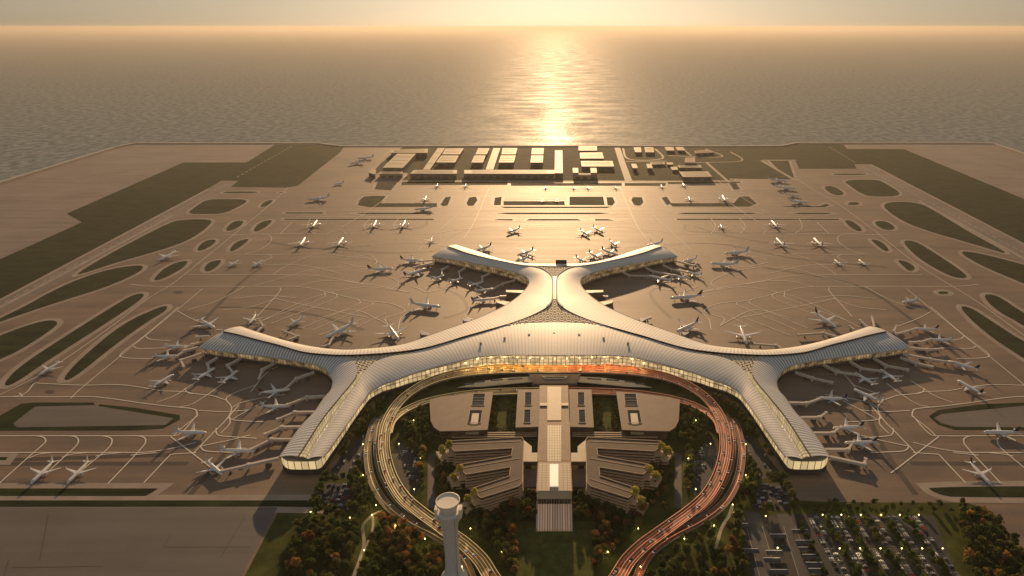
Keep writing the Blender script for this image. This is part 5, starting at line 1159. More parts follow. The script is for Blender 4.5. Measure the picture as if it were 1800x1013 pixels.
PL = [
 # west taxiways and remote stands
 ((283, 457), (305, 446), 'W', .9, 'w', 'white airliner taxiing on the left taxiway between two grass islands'),
 ((405, 467), (417, 460), 'N', .95, 'w', 'small white jet, left one of a pair beside the crescent grass islands on the left'),
 ((447, 467), (459, 460), 'N', .95, 'w', 'small white jet, right one of a pair beside the crescent grass islands on the left'),
 ((557, 389), (550, 400), 'W', 1, 'w', 'wide white jet in the rear remote row, leftmost of three'),
 ((662, 389), (656, 401), 'W', 1, 'w', 'wide white jet in the rear remote row, middle of three on the left'),
 ((713, 389), (707, 401), 'W', 1, 'w', 'wide white jet in the rear remote row, rightmost of three on the left'),
 ((536, 420), (528, 433), 'W', 1, 'w', 'wide white jet in the front remote row, left of the two on the left side'),
 ((603, 420), (594, 433), 'W', 1, 'w', 'wide white jet in the front remote row, right of the two on the left side'),
 ((540, 352), (579, 348), 'W', 1, 'w', 'wide white jet standing sideways alone at the left end of the thin grass strips'),
 ((584, 325), (606, 321), 'N', 1, 'w', 'white jet standing sideways on the far left apron below two big ones'),
 ((612, 289), (645, 285), 'W', 1, 'w', 'nearer of two white jets side by side at the far left apron end'),
 ((626, 280), (659, 277), 'W', 1, 'w', 'farther of two white jets side by side at the far left apron end'),
 ((770, 321.5), (767, 331), 'N', 1.05, 'w', 'white jet nosed up to the cargo sheds, left of a pair'),
 ((820, 321.5), (817, 331), 'N', 1.05, 'w', 'white jet nosed up to the cargo sheds, right of a pair'),
 ((750, 344), (746, 355), 'W', .85, 'w', 'white jet standing inside the left framed grass island'),
 ((731, 369), (759, 366), 'W', .85, 'w', 'shaded jet rolling sideways along the grass strip below the left framed island'),
 ((959.5, 325), (958.5, 334), 'N', .9, 'w', 'tiny white jet facing the long cargo shed, leftmost of the middle four'),
 ((1008, 325), (1008.5, 334), 'N', .9, 'w', 'tiny white jet before the pink twin towered station, left side'),
 ((1032.5, 325), (1034, 334), 'N', .9, 'w', 'tiny white jet before the pink twin towered station, right side'),
 ((1081, 325), (1083.5, 334), 'N', .9, 'w', 'tiny white jet left of the pale road to the shore'),
 ((1161, 323), (1165, 332), 'N', .95, 'w', 'tiny white jet standing right of the pale road to the shore'),
 ((1198, 320.5), (1205, 330), 'N', 1.1, 'w', 'white jet parked in front of the rightmost wide depot'),
 ((954, 348), (954.5, 357), 'N', .95, 'b', 'dark tailed jet over the middle grass island, left of a pair'),
 ((979, 348), (979.5, 357), 'N', .95, 'b', 'dark tailed jet over the middle grass island, right of a pair'),
 ((890, 410), (914, 402), 'W', .75, 'b', 'backlit dark jet with tall tail left of the bright apron centre'),
 ((1038, 416), (1019, 405), 'W', .75, 'b', 'backlit dark jet right of the bright apron centre, left of a pair'),
 ((1062, 410), (1042, 400), 'W', .75, 'b', 'backlit dark jet right of the bright apron centre, right of a pair'),
 ((756, 428), (760, 418), 'N', 1, 'b', 'small dark jet standing alone left of the upper left pier tip'),
 ((837, 441), (860, 434), 'W', .8, 'b', 'dark jet behind the upper left pier near its tip'),
 ((911, 449), (935, 441), 'W', .8, 'b', 'large dark jet behind the upper left pier near the neck'),
 ((908, 459.5), (928, 453), 'N', 1.1, 'w', 'pale jet half hidden behind the neck end of the upper left pier'),
 ((1084, 434), (1072, 425), 'N', 1.1, 'b', 'small dark jet alone behind the middle of the upper right pier'),
 ((1029, 461), (1016, 455), 'N', 1.1, 'b', 'dark jet nearest the neck behind the upper right pier'),
 ((1056, 455), (1039, 447), 'W', .8, 'b', 'dark jet second from the neck behind the upper right pier'),
 ((1083, 448), (1062, 441), 'W', .8, 'b', 'dark jet third from the neck behind the upper right pier'),
 ((1140, 432), (1161, 427), 'W', .8, 'w', 'jet lying sideways just behind the upper right pier tip'),
 # upper left bay
 ((690, 473), (650, 474), 'W', .85, 'r', 'red tailed jet farthest out left of the upper left pier'),
 ((742, 459), (706, 457), 'W', .8, 'r', 'red tailed jet at the very tip of the upper left pier'),
 ((746, 474), (713, 486), 'W', .9, 'r', 'big white bodied jet with dark red tail in the mouth of the upper left bay'),
 ((781, 484), (759, 492), 'N', .95, 'w', 'grey jet at the outermost gate in the shade of the upper left pier'),
 ((812, 489), (791, 496), 'N', .95, 'w', 'grey jet at the second gate in the shade of the upper left pier'),
 ((848, 496), (826, 502), 'N', .95, 'w', 'grey jet at the third gate in the shade of the upper left pier'),
 ((869, 508), (838, 512), 'N', 1.05, 'w', 'grey jet at the innermost bridge of the upper left bay'),
 ((864, 526), (832, 529), 'N', 1.05, 'b', 'blue tailed jet below the innermost one in the upper left bay'),
 ((776, 541), (722, 535), 'W', .95, 'w', 'wide jet standing alone with a big oval shadow in the left middle apron'),
 # north side of the left pier
 ((382, 580), (348, 561), 'W', .85, 'w', 'wide white jet nosed against the tip of the left pier'),
 ((438, 569), (449, 555), 'N', 1.0, 'w', 'white jet behind the left pier beside an angled jet bridge'),
 ((509, 572), (530, 560), 'N', 1.0, 'w', 'greenish shaded jet standing off the middle of the left pier'),
 ((573, 595), (620, 571), 'W', 1.0, 'w', 'wide jet coupled to a jet bridge behind the left pier root'),
 ((702, 600), (683, 574), 'W', .95, 'w', 'wide jet nosed to the terminal behind the left roof node'),
 ((328, 609), (291, 609), 'N', 1.0, 'w', 'white jet at the upper of two gates west of the left pier tip'),
 ((313, 626), (272, 627), 'N', 1.0, 'w', 'white jet at the lower of two gates west of the left pier tip'),
 # lower left bay
 ((301, 661), (273, 678), 'N', 1.0, 'w', 'white jet free of any bridge at the mouth of the lower left bay'),
 ((373, 650), (350, 665), 'N', 1.0, 'w', 'white jet at the first bridge under the left pier'),
 ((415, 654), (394, 671), 'N', 1.0, 'w', 'white jet at the second bridge under the left pier'),
 ((506, 685), (462, 691), 'N', 1.05, 'r', 'jet with reddish tail at the inner corner of the lower left bay'),
 ((508, 714), (462, 715), 'N', 1.0, 'w', 'white jet at the uppermost bridge of the lower left pier'),
 ((361, 761), (312, 760), 'N', 1.05, 'w', 'white jet taxiing past the rounded end of the left framed island'),
 ((445, 793), (392, 792), 'N', 1.05, 'w', 'white jet at the second lowest bridge of the lower left pier'),
 ((391, 835), (364, 811), 'N', 1.0, 'w', 'white jet at the long lowest bridge of the lower left pier'),
 ((59, 845), (89, 817), 'N', 1.0, 'w', 'white jet parked above the grass strip bottom left, left of two'),
 ((122.5, 845), (151, 817), 'N', 1.0, 'w', 'white jet parked above the grass strip bottom left, right of two'),
 ((74, 656), (99, 641), 'N', 1.0, 'w', 'white jet on the left taxiway between two long dark grass strips'),
 # upper right bay
 ((1138, 485), (1181, 495), 'W', .85, 'w', 'wide jet at the innermost gate in the shade of the upper right pier'),
 ((1186, 484), (1206, 490), 'N', 1.0, 'w', 'grey jet at the second gate under the upper right pier'),
 ((1209, 478), (1230, 484), 'N', 1.0, 'w', 'grey jet at the third gate under the upper right pier'),
 ((1246, 464), (1298, 466), 'W', .95, 'w', 'wide white jet on the apron right of the upper right pier, nearer one'),
 ((1270, 447), (1317, 443), 'W', .95, 'w', 'wide white jet on the apron right of the upper right pier, farther one'),
 ((1200, 460), (1224, 455), 'N', 1.05, 'w', 'jet partly hidden off the tip of the upper right pier'),
 ((1175, 526), (1235, 521), 'W', 1.0, 'p', 'wide plum tailed jet standing free in the right middle apron'),
 ((1187, 585), (1228, 567), 'W', .9, 'p', 'plum tailed jet nosed down against the hall roof edge on the right'),
 ((1313, 608), (1300, 574), 'W', 1.0, 'w', 'wide jet nosed straight at the right roof node'),
 ((1472, 578), (1431, 551), 'W', .95, 'p', 'wide plum tailed jet behind the middle of the right pier'),
 # east of the right pier
 ((1609, 578), (1646, 579), 'N', 1.0, 'p', 'dark tailed jet at the upper gate east of the right pier tip'),
 ((1634, 597), (1672, 598), 'N', 1.0, 'w', 'white jet at the middle gate east of the right pier tip'),
 ((1671, 636), (1714, 649), 'N', 1.05, 'p', 'dark tailed jet at the end of the longest bridge off the right pier tip'),
 ((1687, 671), (1721, 691), 'N', 1.05, 'b', 'blue tailed jet standing free at the mouth of the lower right bay'),
 ((1507, 658), (1532, 674), 'N', 1.0, 'w', 'white jet at the second bridge under the right pier'),
 ((1551, 652), (1574, 669), 'N', 1.0, 'w', 'white jet at the third bridge under the right pier'),
 ((1503, 686), (1544, 705), 'N', 1.05, 'w', 'jet standing off bridge in the middle of the lower right bay'),
 ((1438, 700), (1483, 702), 'N', 1.05, 'b', 'dark tailed jet at the top bridge of the lower right pier'),
 ((1466, 753), (1513, 751), 'N', 1.05, 'b', 'dark tailed jet at the third bridge of the lower right pier'),
 ((1486, 779), (1537, 778), 'N', 1.05, 'b', 'dark tailed jet at the fourth bridge of the lower right pier'),
 ((1732, 760), (1785, 761), 'N', 1.1, 'b', 'dark tailed jet taxiing below the right framed island at the frame edge'),
 ((1737, 847), (1709, 818), 'N', 1.0, 'b', 'dark tailed jet parked above the grass strip bottom right'),
 ((1588, 531), (1612, 527), 'N', 1.0, 'w', 'white jet with detached shadow taxiing right of the right pier'),
 # right remote stands
 ((1467, 457), (1478, 466), 'N', .95, 'w', 'small white jet, left one of a pair beside the crescent islands on the right'),
 ((1510, 457), (1521, 466), 'N', .95, 'w', 'small white jet, right one of a pair beside the crescent islands on the right'),
 ((1266, 394), (1270, 403), 'N', 1.0, 'w', 'small white jet alone in the rear remote row on the right'),
 ((1356, 389), (1366, 401), 'W', 1, 'b', 'wide dark tailed jet alone in the rear remote row on the right'),
 ((1365, 421), (1377, 434), 'W', 1, 'b', 'wide dark tailed jet in the front remote row on the right, left of two'),
 ((1431, 421), (1444, 434), 'W', 1, 'b', 'wide dark tailed jet in the front remote row on the right, right of two'),
 ((1269, 344), (1275, 356), 'W', 1.1, 'w', 'wide white jet inside the right framed grass island'),
 ((1209, 344), (1214, 355), 'W', .75, 'w', 'smaller white jet left of the wide one in the right framed island'),
 ((1389, 320), (1346, 316), 'W', 1, 'w', 'topmost of four jets stacked sideways on the far right apron'),
 ((1402, 333), (1358, 329), 'W', 1, 'w', 'second from top of four jets stacked sideways on the far right apron'),
 ((1407, 345), (1379, 342.5), 'N', 1.1, 'w', 'third and smallest of four jets stacked sideways on the far right apron'),
 ((1422, 357), (1386, 354), 'W', .9, 'w', 'lowest of four jets stacked sideways on the far right apron'),
]
for i, p in enumerate(PL): place_plane(*p, 'airliners on the aprons')
# ------------------------------------------------------------------ jet bridges
def jet_bridge(label, pts, fixed=1):
    z = 5.2
    w_ = [P(x, y, z) for x, y in pts]; c = w_[0]
    t = thing('jet_bridge', label, 'jet bridge', (w_[-1].x, w_[-1].y, 0), group='passenger bridges round the terminal'); b = Vector(t.location)
    for i in range(len(w_) - 1):
        a, d = w_[i], w_[i + 1]; last = i == len(w_) - 2
        wd, hh = (3.4, 3.4) if i == 0 and len(w_) > 2 else (2.6, 2.9)
        mb = MB(); mb.bar(a, d, wd, hh); e = mb.build('walkway' if i == 0 and len(w_) > 2 else 'tunnel', M['bridge'], t, base=b)
        if last:
            dv = (d - a).normalized(); mb = MB(); mb.bar(d - dv * .5, d + dv * 3.0, 3.8, 3.7); mb.build('cab', M['bridge'], t, base=b)
            m_ = a.lerp(d, .75); mb = MB(); mb.box((m_.x - .5, m_.y - .5, 0), (m_.x + .5, m_.y + .5, z - 1.4)); mb.box((m_.x - 1.6, m_.y - .5, 0), (m_.x + 1.6, m_.y + .5, 1)); mb.build('wheel_leg', M['bridge_dark'], t, base=b)
        else:
            mb = MB(); mb.lathe([(0, 1.4), (z - 1.8, 1.4), (z - 1.8, 2.6), (z + 2.1, 2.6), (z + 2.4, 0.3)], 'z', 10, 0, (d.x, d.y, 0)); mb.build('rotunda', M['bridge'], t, base=b)
            mb = MB(); mb.box((min(a.x, d.x) * .3 + max(a.x, d.x) * .7 - 3, d.y - 2 + (a.y - d.y) * .3, 0), (min(a.x, d.x) * .3 + max(a.x, d.x) * .7 + 3, d.y + 2 + (a.y - d.y) * .3, z - 1.75)); mb.build('stair_tower', M['bridge_dark'], t, base=b)
JB = [
 ('first bridge under the left pier counted from its tip', [(382, 629), (365, 640), (367, 649)]), ('second bridge under the left pier with an elbow to its jet', [(422, 631), (400, 643), (409, 655)]),
 ('third bridge under the left pier, empty, bent downwards', [(484, 638), (461, 650.5), (456, 665)]), ('bridge at the rounded inner corner of the lower left bay', [(552, 655), (521, 666), (503, 683)]),
 ('uppermost bridge off the lower left pier', [(570, 697), (539, 699), (507, 711.5)]), ('second bridge off the lower left pier, empty', [(553, 725), (518, 725.5), (490, 737)]),
 ('third bridge off the lower left pier, empty', [(531, 751), (495, 751.5), (468, 763)]), ('fourth bridge off the lower left pier reaching a jet', [(513, 773), (477, 773), (443, 790)]),
 ('long lowest bridge off the end of the lower left pier', [(490, 806), (437, 818), (393, 828)]), ('long bridge from the left pier tip sloping down left, unused', [(358, 621), (318, 634), (323, 645)]),
 ('upper bridge west of the left pier tip', [(351, 603), (338, 606.5), (327, 611)]), ('lower bridge west of the left pier tip', [(348, 611), (325, 617), (312, 626)]),
 ('short stub bridge on the slanted end of the left pier', [(368, 591), (347, 592.5)]), ('bridge meeting the wide jet at the left pier tip', [(392, 581), (384, 581)]),
 ('angled bridge behind the left pier near its tip', [(452, 584), (463, 574), (457, 565)]), ('elbow bridge behind the middle of the left pier', [(507, 598), (524, 592), (498, 582)]),
 ('bridge behind the left pier root bending to a wide jet', [(566, 610), (578, 607), (585, 595)]), ('short stub behind the left part of the hall', [(756, 589), (742, 584)]), ('short stub behind the hall near the neck on the left', [(833, 563), (819, 559.5)]),
 ('outermost elbow bridge under the upper left pier', [(788, 469), (777, 474), (777, 483)]), ('second elbow bridge under the upper left pier', [(818, 471), (807, 478), (808.5, 488)]), ('third elbow bridge under the upper left pier', [(868, 477), (848, 487), (847, 496)]),
 ('innermost long bridge of the upper left bay', [(905, 493), (884, 499), (866, 508)]), ('upper bridge off the tip of the upper left pier', [(763, 457.5), (738, 459.5)]), ('lower bridge off the tip of the upper left pier', [(760, 463), (740, 467), (728, 470)]),
 ('bridges stub beside the neck annex on the left, pale', [(898, 520), (880, 522), (866, 525)]),
 ('innermost bridge under the upper right pier', [(1089, 476), (1106, 484.5), (1137, 485.5)]), ('second bridge under the upper right pier', [(1135, 471), (1148, 477.5), (1184, 484)]), ('third bridge under the upper right pier', [(1165, 466), (1180, 473.5), (1208, 478.5)]), ('long bridge off the tip of the upper right pier', [(1182, 457), (1219, 467.5), (1224, 464)]),
 ('first bridge under the right pier at the rounded corner, empty', [(1398, 655), (1428, 665), (1461, 672.5)]), ('second bridge under the right pier reaching a jet', [(1446, 641), (1470, 654), (1506, 659)]), ('third bridge under the right pier reaching a jet', [(1490, 633), (1513, 648), (1551, 653)]), ('fourth bridge under the right pier, empty', [(1534, 629), (1557, 643), (1594, 650)]), ('fifth bridge under the right pier nearest its tip, empty', [(1583, 629), (1611, 639), (1637, 645)]),
 ('longest straight bridge running right from the right pier tip', [(1587, 623), (1636, 632), (1671, 637)]), ('empty bridge running level from the right pier tip', [(1600, 612), (1631, 615), (1655, 613.5)]), ('bridge to the middle gate east of the right pier tip', [(1597, 602), (1616, 602), (1635, 597)]), ('bridge to the upper gate east of the right pier tip', [(1577, 587), (1609, 578.5)]), ('small upright bridge beside the upper tip gate of the right pier', [(1576, 588), (1571, 583), (1575, 574)]),
 ('short stub behind the right pier toward its tip', [(1502, 580), (1494, 575)]), ('left spike bridge behind the right pier near its tip', [(1524, 575), (1512, 564)]), ('right spike bridge behind the right pier near its tip', [(1537, 575), (1533, 558)]), ('level elbow bridge behind the middle of the right pier', [(1468, 592), (1447, 586), (1404, 589)]), ('low bridge from the right roof node to the wide jet', [(1374, 613), (1364, 608), (1328, 605)]),
 ('top bridge off the lower right pier reaching a jet', [(1383, 708.5), (1418, 709.5), (1444, 700.5)]), ('second bridge off the lower right pier, empty, hooked upwards', [(1407, 735), (1440, 734.5), (1451, 727)]), ('third bridge off the lower right pier reaching a jet', [(1428, 762), (1464, 762), (1475, 753.5)]), ('fourth bridge off the lower right pier reaching a jet', [(1450, 791), (1491, 791), (1498, 780)]), ('long lowest bridge off the end of the lower right pier, unused', [(1459, 804), (1519, 817), (1521, 809)]),
 ('pale stub beside the neck annex on the right', [(1052, 520), (1066, 522)]), ('short stub behind the hall on the right', [(1128, 563), (1142, 559.5)]),
]
for lab, pts in JB: jet_bridge(('jet bridge, ' + lab), pts)
# ------------------------------------------------------------------ street lamps
LAMPS = [(638, 781), (638, 835), (546, 900), (615, 910), (654, 905), (661, 888), (695, 924), (747, 947), (640, 967), (727, 739), (701, 780), (739, 806), (728, 860), (812, 996), (827, 929), (882, 970), (1068, 970), (1122, 929), (1126, 996), (1223, 739), (1249, 780), (1210, 806), (1223, 860), (1311, 781), (1311, 835), (1288, 887), (1346, 907), (1255, 924), (1203, 947), (1367, 963), (1446, 905), (1479, 905), (1513, 905), (1549, 905), (1582, 905), (1615, 905), (1476, 964), (1512, 964), (1548, 964), (1585, 964), (1621, 964), (1657, 964)]
LH = 10.0
mb = MB(); mb.lathe([(0, .25), (.4, .22), (LH - .6, .11), (LH - .3, .1)], 'z', 8); me_p = mesh('pole', mb.v, mb.f, M['pole'])
mb = MB(); mb.lathe([(-.55, .1), (-.4, .4), (0, .6), (.4, .4), (.55, .1)], 'z', 10); me_g = mesh('lamp_globe', mb.v, mb.f, M['lamp'])
lsrc = None; LAMPW = []
for x, y in LAMPS:
    p = P(x, y, LH); LAMPW.append(p)
    if x < 700 or (x < 760 and y > 910): lab, gr = 'glowing round lamp post among the trees left of the loop road', 'lamps left of the loop'
    elif x < 900: lab, gr = 'glowing round lamp post inside the left half of the loop road', 'lamps inside the loop left'
    elif x < 1260 and not (x > 1200 and y > 900): lab, gr = 'glowing round lamp post inside the right half of the loop road', 'lamps inside the loop right'
    elif x < 1400 or x < 1260: lab, gr = 'glowing round lamp post between the right of the loop and the car park', 'lamps right of the loop'
    elif y < 930: lab, gr = 'glowing lamp post in the rear row over the big car park', 'rear car park lamps'
    else: lab, gr = 'glowing lamp post in the front row over the big car park', 'front car park lamps'
    if lsrc is None:
        t = thing('street_lamp', lab, 'street lamp', (p.x, p.y, 0), 0, gr); a = obj('pole', me_p, t); g_ = obj('lamp_globe', me_g, t); g_.location = (0, 0, LH); lsrc = (t, a, g_)
    else:
        t = lsrc[0].copy(); COL.objects.link(t); t.location = (p.x, p.y, 0); t['label'] = lab; t['group'] = gr
        for q in lsrc[1:]:
            n = q.copy(); COL.objects.link(n); n.parent = t
    ld = bpy.data.lights.new('lamp_light', 'POINT'); ld.energy = LAMP_W if 'LAMP_W' in globals() else 1500; ld.color = (1.0, .78, .35); ld.shadow_soft_size = 0.8
    lo = bpy.data.objects.new('lamp_light', ld); COL.objects.link(lo); lo.location = (0, 0, LH - 1.6); lo.parent = t
# ------------------------------------------------------------------ cars
def car_mesh(col, lights):
    mb = MB(); L, W_ = 4.5, 1.85
    prof = [(-2.25, .35), (-2.25, .85), (-1.95, .95), (-1.55, 1.0), (-1.15, 1.45), (.35, 1.48), (1.0, 1.0), (2.0, .85), (2.25, .65), (2.25, .35)]
    n = len(prof); vs = [Vector((x, -W_ / 2, z)) for x, z in prof] + [Vector((x, W_ / 2, z)) for x, z in prof]
    mb.add(vs, [tuple(range(n)), tuple(reversed(range(n, 2 * n)))], 0)
    for k in range(n):
        mi = 1 if k in (3, 5) else 0
        mb.add([vs[k], vs[n + k], vs[n + (k + 1) % n], vs[(k + 1) % n]], [(0, 1, 2, 3)], mi)
    for s in (-1, 1):
        mb.add([(-1.1, s * .94, 1.0), (.75, s * .94, 1.0), (.3, s * .94, 1.4), (-1.0, s * .94, 1.4)], [(0, 1, 2, 3)], 1)
        for x in (-1.4, 1.4): mb.box((x - .33, s * .8 - .12, 0), (x + .33, s * .8 + .12, .66), 2)
        if lights:
            mb.box((2.2, s * .65 - .25, .55), (2.32, s * .65 + .25, .8), 3); mb.box((-2.32, s * .65 - .25, .65), (-2.2, s * .65 + .25, .92), 4)
    return mesh('car', mb.v, mb.f, [CARCOL[col], M['darkglass'], M['tyre'], M['headlight'], M['taillight']], mb.m)
CM = [[car_mesh(c, l) for c in range(6)] for l in (False, True)]
CN = ['white', 'silver', 'black', 'grey', 'red', 'blue']
NCAR = 0; STUFFCAR = []
csrc = {}
def car(p, rz, where, group, lights=False, col=None):
    global NCAR
    col = random.choices(range(6), [1.5, 2.5, 4, 4, .8, 2])[0] if col is None else col
    key = (col, lights)
    if key not in csrc:
        o = obj('parked_car' if not lights else 'car', CM[lights][col]); csrc[key] = o
    else:
        o = csrc[key].copy(); COL.objects.link(o)
    o.location = p; o.rotation_euler = (0, 0, rz); o['label'] = '%s car %s' % (CN[col], where); o['category'] = 'car'; o['group'] = '%s cars %s' % (CN[col], group)
    NCAR += 1; return o
# traffic on the viaduct and the ramps
def along(cl, wd, n, lanes, where_l, where_r, j=0.4):
    seg = [0.0]
    for i in range(1, len(cl)): seg.append(seg[-1] + (cl[i] - cl[i - 1]).length)
    for k in range(n):
        d = seg[-1] * (k + .5 + random.uniform(-j, j)) / n
        i = max(0, min(len(cl) - 2, next((q for q in range(len(seg) - 1) if seg[q + 1] >= d), len(cl) - 2)))
        f = (d - seg[i]) / max(1e-6, seg[i + 1] - seg[i]); p = cl[i].lerp(cl[i + 1], f); t = cl[i + 1] - cl[i]; nn = Vector((-t.y, t.x, 0)).normalized()
        p = p + nn * random.choice(lanes) * wd[i] + Vector((0, 0, .08))
        left = p.x < 5
        car(p, math.atan2(t.y, t.x), where_l if left else where_r, 'on the %s roads' % ('golden' if left else 'red'), True, random.choice([2, 2, 3, 3, 5, 1, 0]))
along(A_cl, A_w, 74, (-.33, -.12, .12, .33), 'driving on the golden left part of the departures viaduct', 'driving on the red right part of the departures viaduct')
along(B_cl, B_w, 16, (-.2, .2), 'driving on the left part of the inner arrivals viaduct', 'driving on the right part of the inner arrivals viaduct')
for k in 'cd':
    for s in (0, 1):
        cl, wd = RC['%s%d' % (k, s)]
        along(cl, wd, 11 if k == 'c' else 6, (-.15, .2), 'driving on the ramps left of the loop', 'driving on the ramps right of the loop')
def scatter(poly, n, where, group, cell, rzs):
    xs = [p.x for p in poly]; ys = [p.y for p in poly]; pts = []
    for a in np.arange(min(xs), max(xs), cell[0]):
        for b in np.arange(min(ys), max(ys), cell[1]):
            if inside((a, b), poly) and not blocked((a, b), .5): pts.append((a, b))
    random.shuffle(pts)
    for a, b in pts[:n]: car(Vector((a, b, .13)), random.choice(rzs) + random.uniform(-.05, .05), where, group)
H_ = math.pi / 2
scatter(LOTW[1], 34, 'parked in the small car park below the lower left pier', 'below the lower left pier', (5.6, 2.7), (0, math.pi))
scatter(LOTW[4], 34, 'parked in the small car park below the lower right pier', 'below the lower right pier', (5.6, 2.7), (0, math.pi))
scatter(LOTW[0], 14, 'parked along the shaded side of the lower left pier', 'beside the lower left pier', (2.9, 6.0), (H_ + .35,))
scatter(LOTW[3], 14, 'parked along the shaded side of the lower right pier', 'beside the lower right pier', (2.9, 6.0), (H_ - .35,))
scatter(LOTW[2], 24, 'standing on the paved square inside the left of the loop', 'on the left square', (3.4, 6.4), (H_, -H_, 1.2))
scatter(LOTW[5], 24, 'standing on the paved square inside the right of the loop', 'on the right square', (3.4, 6.4), (H_, -H_, 1.9))
rows = [(X + s * 3.3, 425.4 + k * 2.9, s) for X in ROWX for s in (-1, 1) for k in range(30) if not any(abs(425.4 + k * 2.9 - yv) < 3.5 for yv in (470,))]
random.shuffle(rows)
keep = max(0, 298 - NCAR)
for (X, Y, s) in rows[:keep]: car(Vector((X, Y, .13)), 0 if s > 0 else math.pi, 'parked in the tree lined rows of the big car park', 'in the big car park')
more = [r for r in rows[keep:] if random.random() < .72]
if more:   # the rest of the parked cars, further than the first 300
    mb = MB()
    base_me = CM[False][0]; vs0 = [v.co.copy() for v in base_me.vertices]; fs0 = [tuple(p.vertices) for p in base_me.polygons]; mi0 = [p.material_index for p in base_me.polygons]
    for (X, Y, s_) in more:
        c_ = random.choices(range(6), [1.5, 2.5, 4, 4, .8, 2])[0]; n_ = len(mb.v)
        mb.v += [Vector((X + v.x * s_, Y + v.y * s_, v.z + .13)) for v in vs0]; mb.f += [tuple(i + n_ for i in f_) for f_ in fs0]; mb.m += [c_ if m_ == 0 else 5 + m_ for m_ in mi0]
    mb.uv = [(0, 0)] * len(mb.v)
    tag(mb.build('parked_cars', CARCOL + [M['darkglass'], M['tyre']]), 'remaining parked cars filling the tree lined rows of the big car park', 'cars', kind='stuff')
# ------------------------------------------------------------------ carports
CP = [(1302, 924, 'left edge, rear'), (1320, 969, 'left edge, front'), (1362, 972, 'between the aisles, second of four'), (1358, 985, 'between the aisles, third of four'), (1368, 943, 'between the aisles, first of four'), (1371, 1006, 'between the aisles, last of four'), (1407, 935, 'right of the aisles, first of six'), (1415, 954, 'right of the aisles, second of six'), (1420, 966, 'right of the aisles, third of six'), (1427, 979, 'right of the aisles, fourth of six'), (1433, 993, 'right of the aisles, fifth of six'), (1438, 1004, 'right of the aisles, last of six')]
for x, y, wd_ in CP:
    p = P(x, y, 3.4); t = thing('carport', 'dark roofed carport with white front edge, ' + wd_, 'carport', (p.x, p.y, 0), group='carports beside the parking aisles'); b = Vector(t.location)
    hw = 8.0
    mb = MB(); mb.box((p.x - hw, p.y - 2.6, 3.3), (p.x + hw, p.y + 2.6, 3.5)); mb.build('roof', M['darkglass'], t, base=b)
    mb = MB(); mb.box((p.x - hw, p.y + 2.62, 3.15), (p.x + hw, p.y + 3.3, 3.65)); mb.build('roof_edge', M['tail_w'], t, base=b)
    for sx in (-1, 0, 1):
        mb = MB(); mb.box((p.x + sx * (hw - 1) - .12, p.y - .12, 0), (p.x + sx * (hw - 1) + .12, p.y + .12, 3.3)); mb.build('post', M['pole'], t, base=b)
    EXCL_POLY.append([Vector((p.x - hw, p.y - 3, 0)), Vector((p.x + hw, p.y - 3, 0)), Vector((p.x + hw, p.y + 3, 0)), Vector((p.x - hw, p.y + 3, 0))])
# ------------------------------------------------------------------ trees
def crown_mesh(seed, R, Hc, z0, nclump, nleaf, leaf):
    rng = np.random.default_rng(seed); vs = []
    cen = []
    for i in range(nclump):
        th = rng.uniform(0, 2 * math.pi); u = rng.uniform(-.75, 1); rr = math.sqrt(max(0, 1 - u * u * .8)) * R * rng.uniform(.30, .62)
        cen.append((rr * math.cos(th), rr * math.sin(th), z0 + Hc * (.5 + .36 * u), R * rng.uniform(.34, .50)))
    cen.append((0, 0, z0 + Hc * .72, R * .5))
    per = nleaf // len(cen)
    for (cx, cy, cz, cr) in cen:
        d = rng.normal(size=(per, 3)); d /= np.linalg.norm(d, axis=1)[:, None]; d[:, 2] = d[:, 2] * .8 + .12
        r = cr * rng.uniform(.72, 1.05, per)[:, None]; c = np.array([cx, cy, cz]) + d * r
        nrm = d + rng.normal(scale=.55, size=(per, 3)); nrm /= np.linalg.norm(nrm, axis=1)[:, None]
        a = np.cross(nrm, rng.normal(size=(per, 3))); a /= np.linalg.norm(a, axis=1)[:, None]; b = np.cross(nrm, a)
        s = leaf * rng.uniform(.6, 1.25, per)[:, None]
        vs.append(np.stack([c - a * s - b * s * .7, c + a * s - b * s * .7, c + a * s * .8 + b * s * .7, c - a * s * .8 + b * s * .7], 1).reshape(-1, 3))
    v = np.concatenate(vs); return v, np.arange(len(v)).reshape(-1, 4)
def trunk_mesh(seed, hgt, r):
    rng = random.Random(seed); mb = MB(); mb.lathe([(0, r * 1.5), (.5, r), (hgt * .55, r * .7), (hgt * .8, r * .35)], 'z', 7)
    for k in range(4):
        a = k * 1.6 + rng.uniform(-.3, .3); z = hgt * rng.uniform(.38, .55); e = Vector((math.cos(a) * hgt * .22, math.sin(a) * hgt * .22, z + hgt * .2)); mb.bar((0, 0, z), e, r * .6, r * .6)
    return mesh('trunk', mb.v, mb.f, M['trunk'])
TV = []   # variants: (trunk, crown verts, faces, low detail verts)
for i in range(5):
    R = [4.4, 3.8, 4.8, 4.0, 3.4][i]; hh = [9.5, 10.5, 9.0, 11.5, 8.0][i]
    hi = crown_mesh(10 + i, R, hh * .72, hh * .26, 13, 620, .50); lo = crown_mesh(40 + i, R, hh * .72, hh * .26, 9, 150, .95)
    TV.append((trunk_mesh(i, hh, .28), hi, lo, hh))
SPM = {'g': ('leaf_g', 'dark green'), 'o': ('leaf_o', 'olive green'), 'y': ('leaf_y', 'yellow green'), 'a': ('leaf_a', 'orange'), 'r': ('leaf_r', 'rust red')}
CMESH = {}
def crown_me(sp_, v):
    if (sp_, v) not in CMESH:
        vv, ff = TV[v][1]; me = bpy.data.meshes.new('crown'); me.from_pydata(vv.tolist(), [], ff.tolist()); me.materials.append(M[SPM[sp_][0]]); CMESH[sp_, v] = me
    return CMESH[sp_, v]
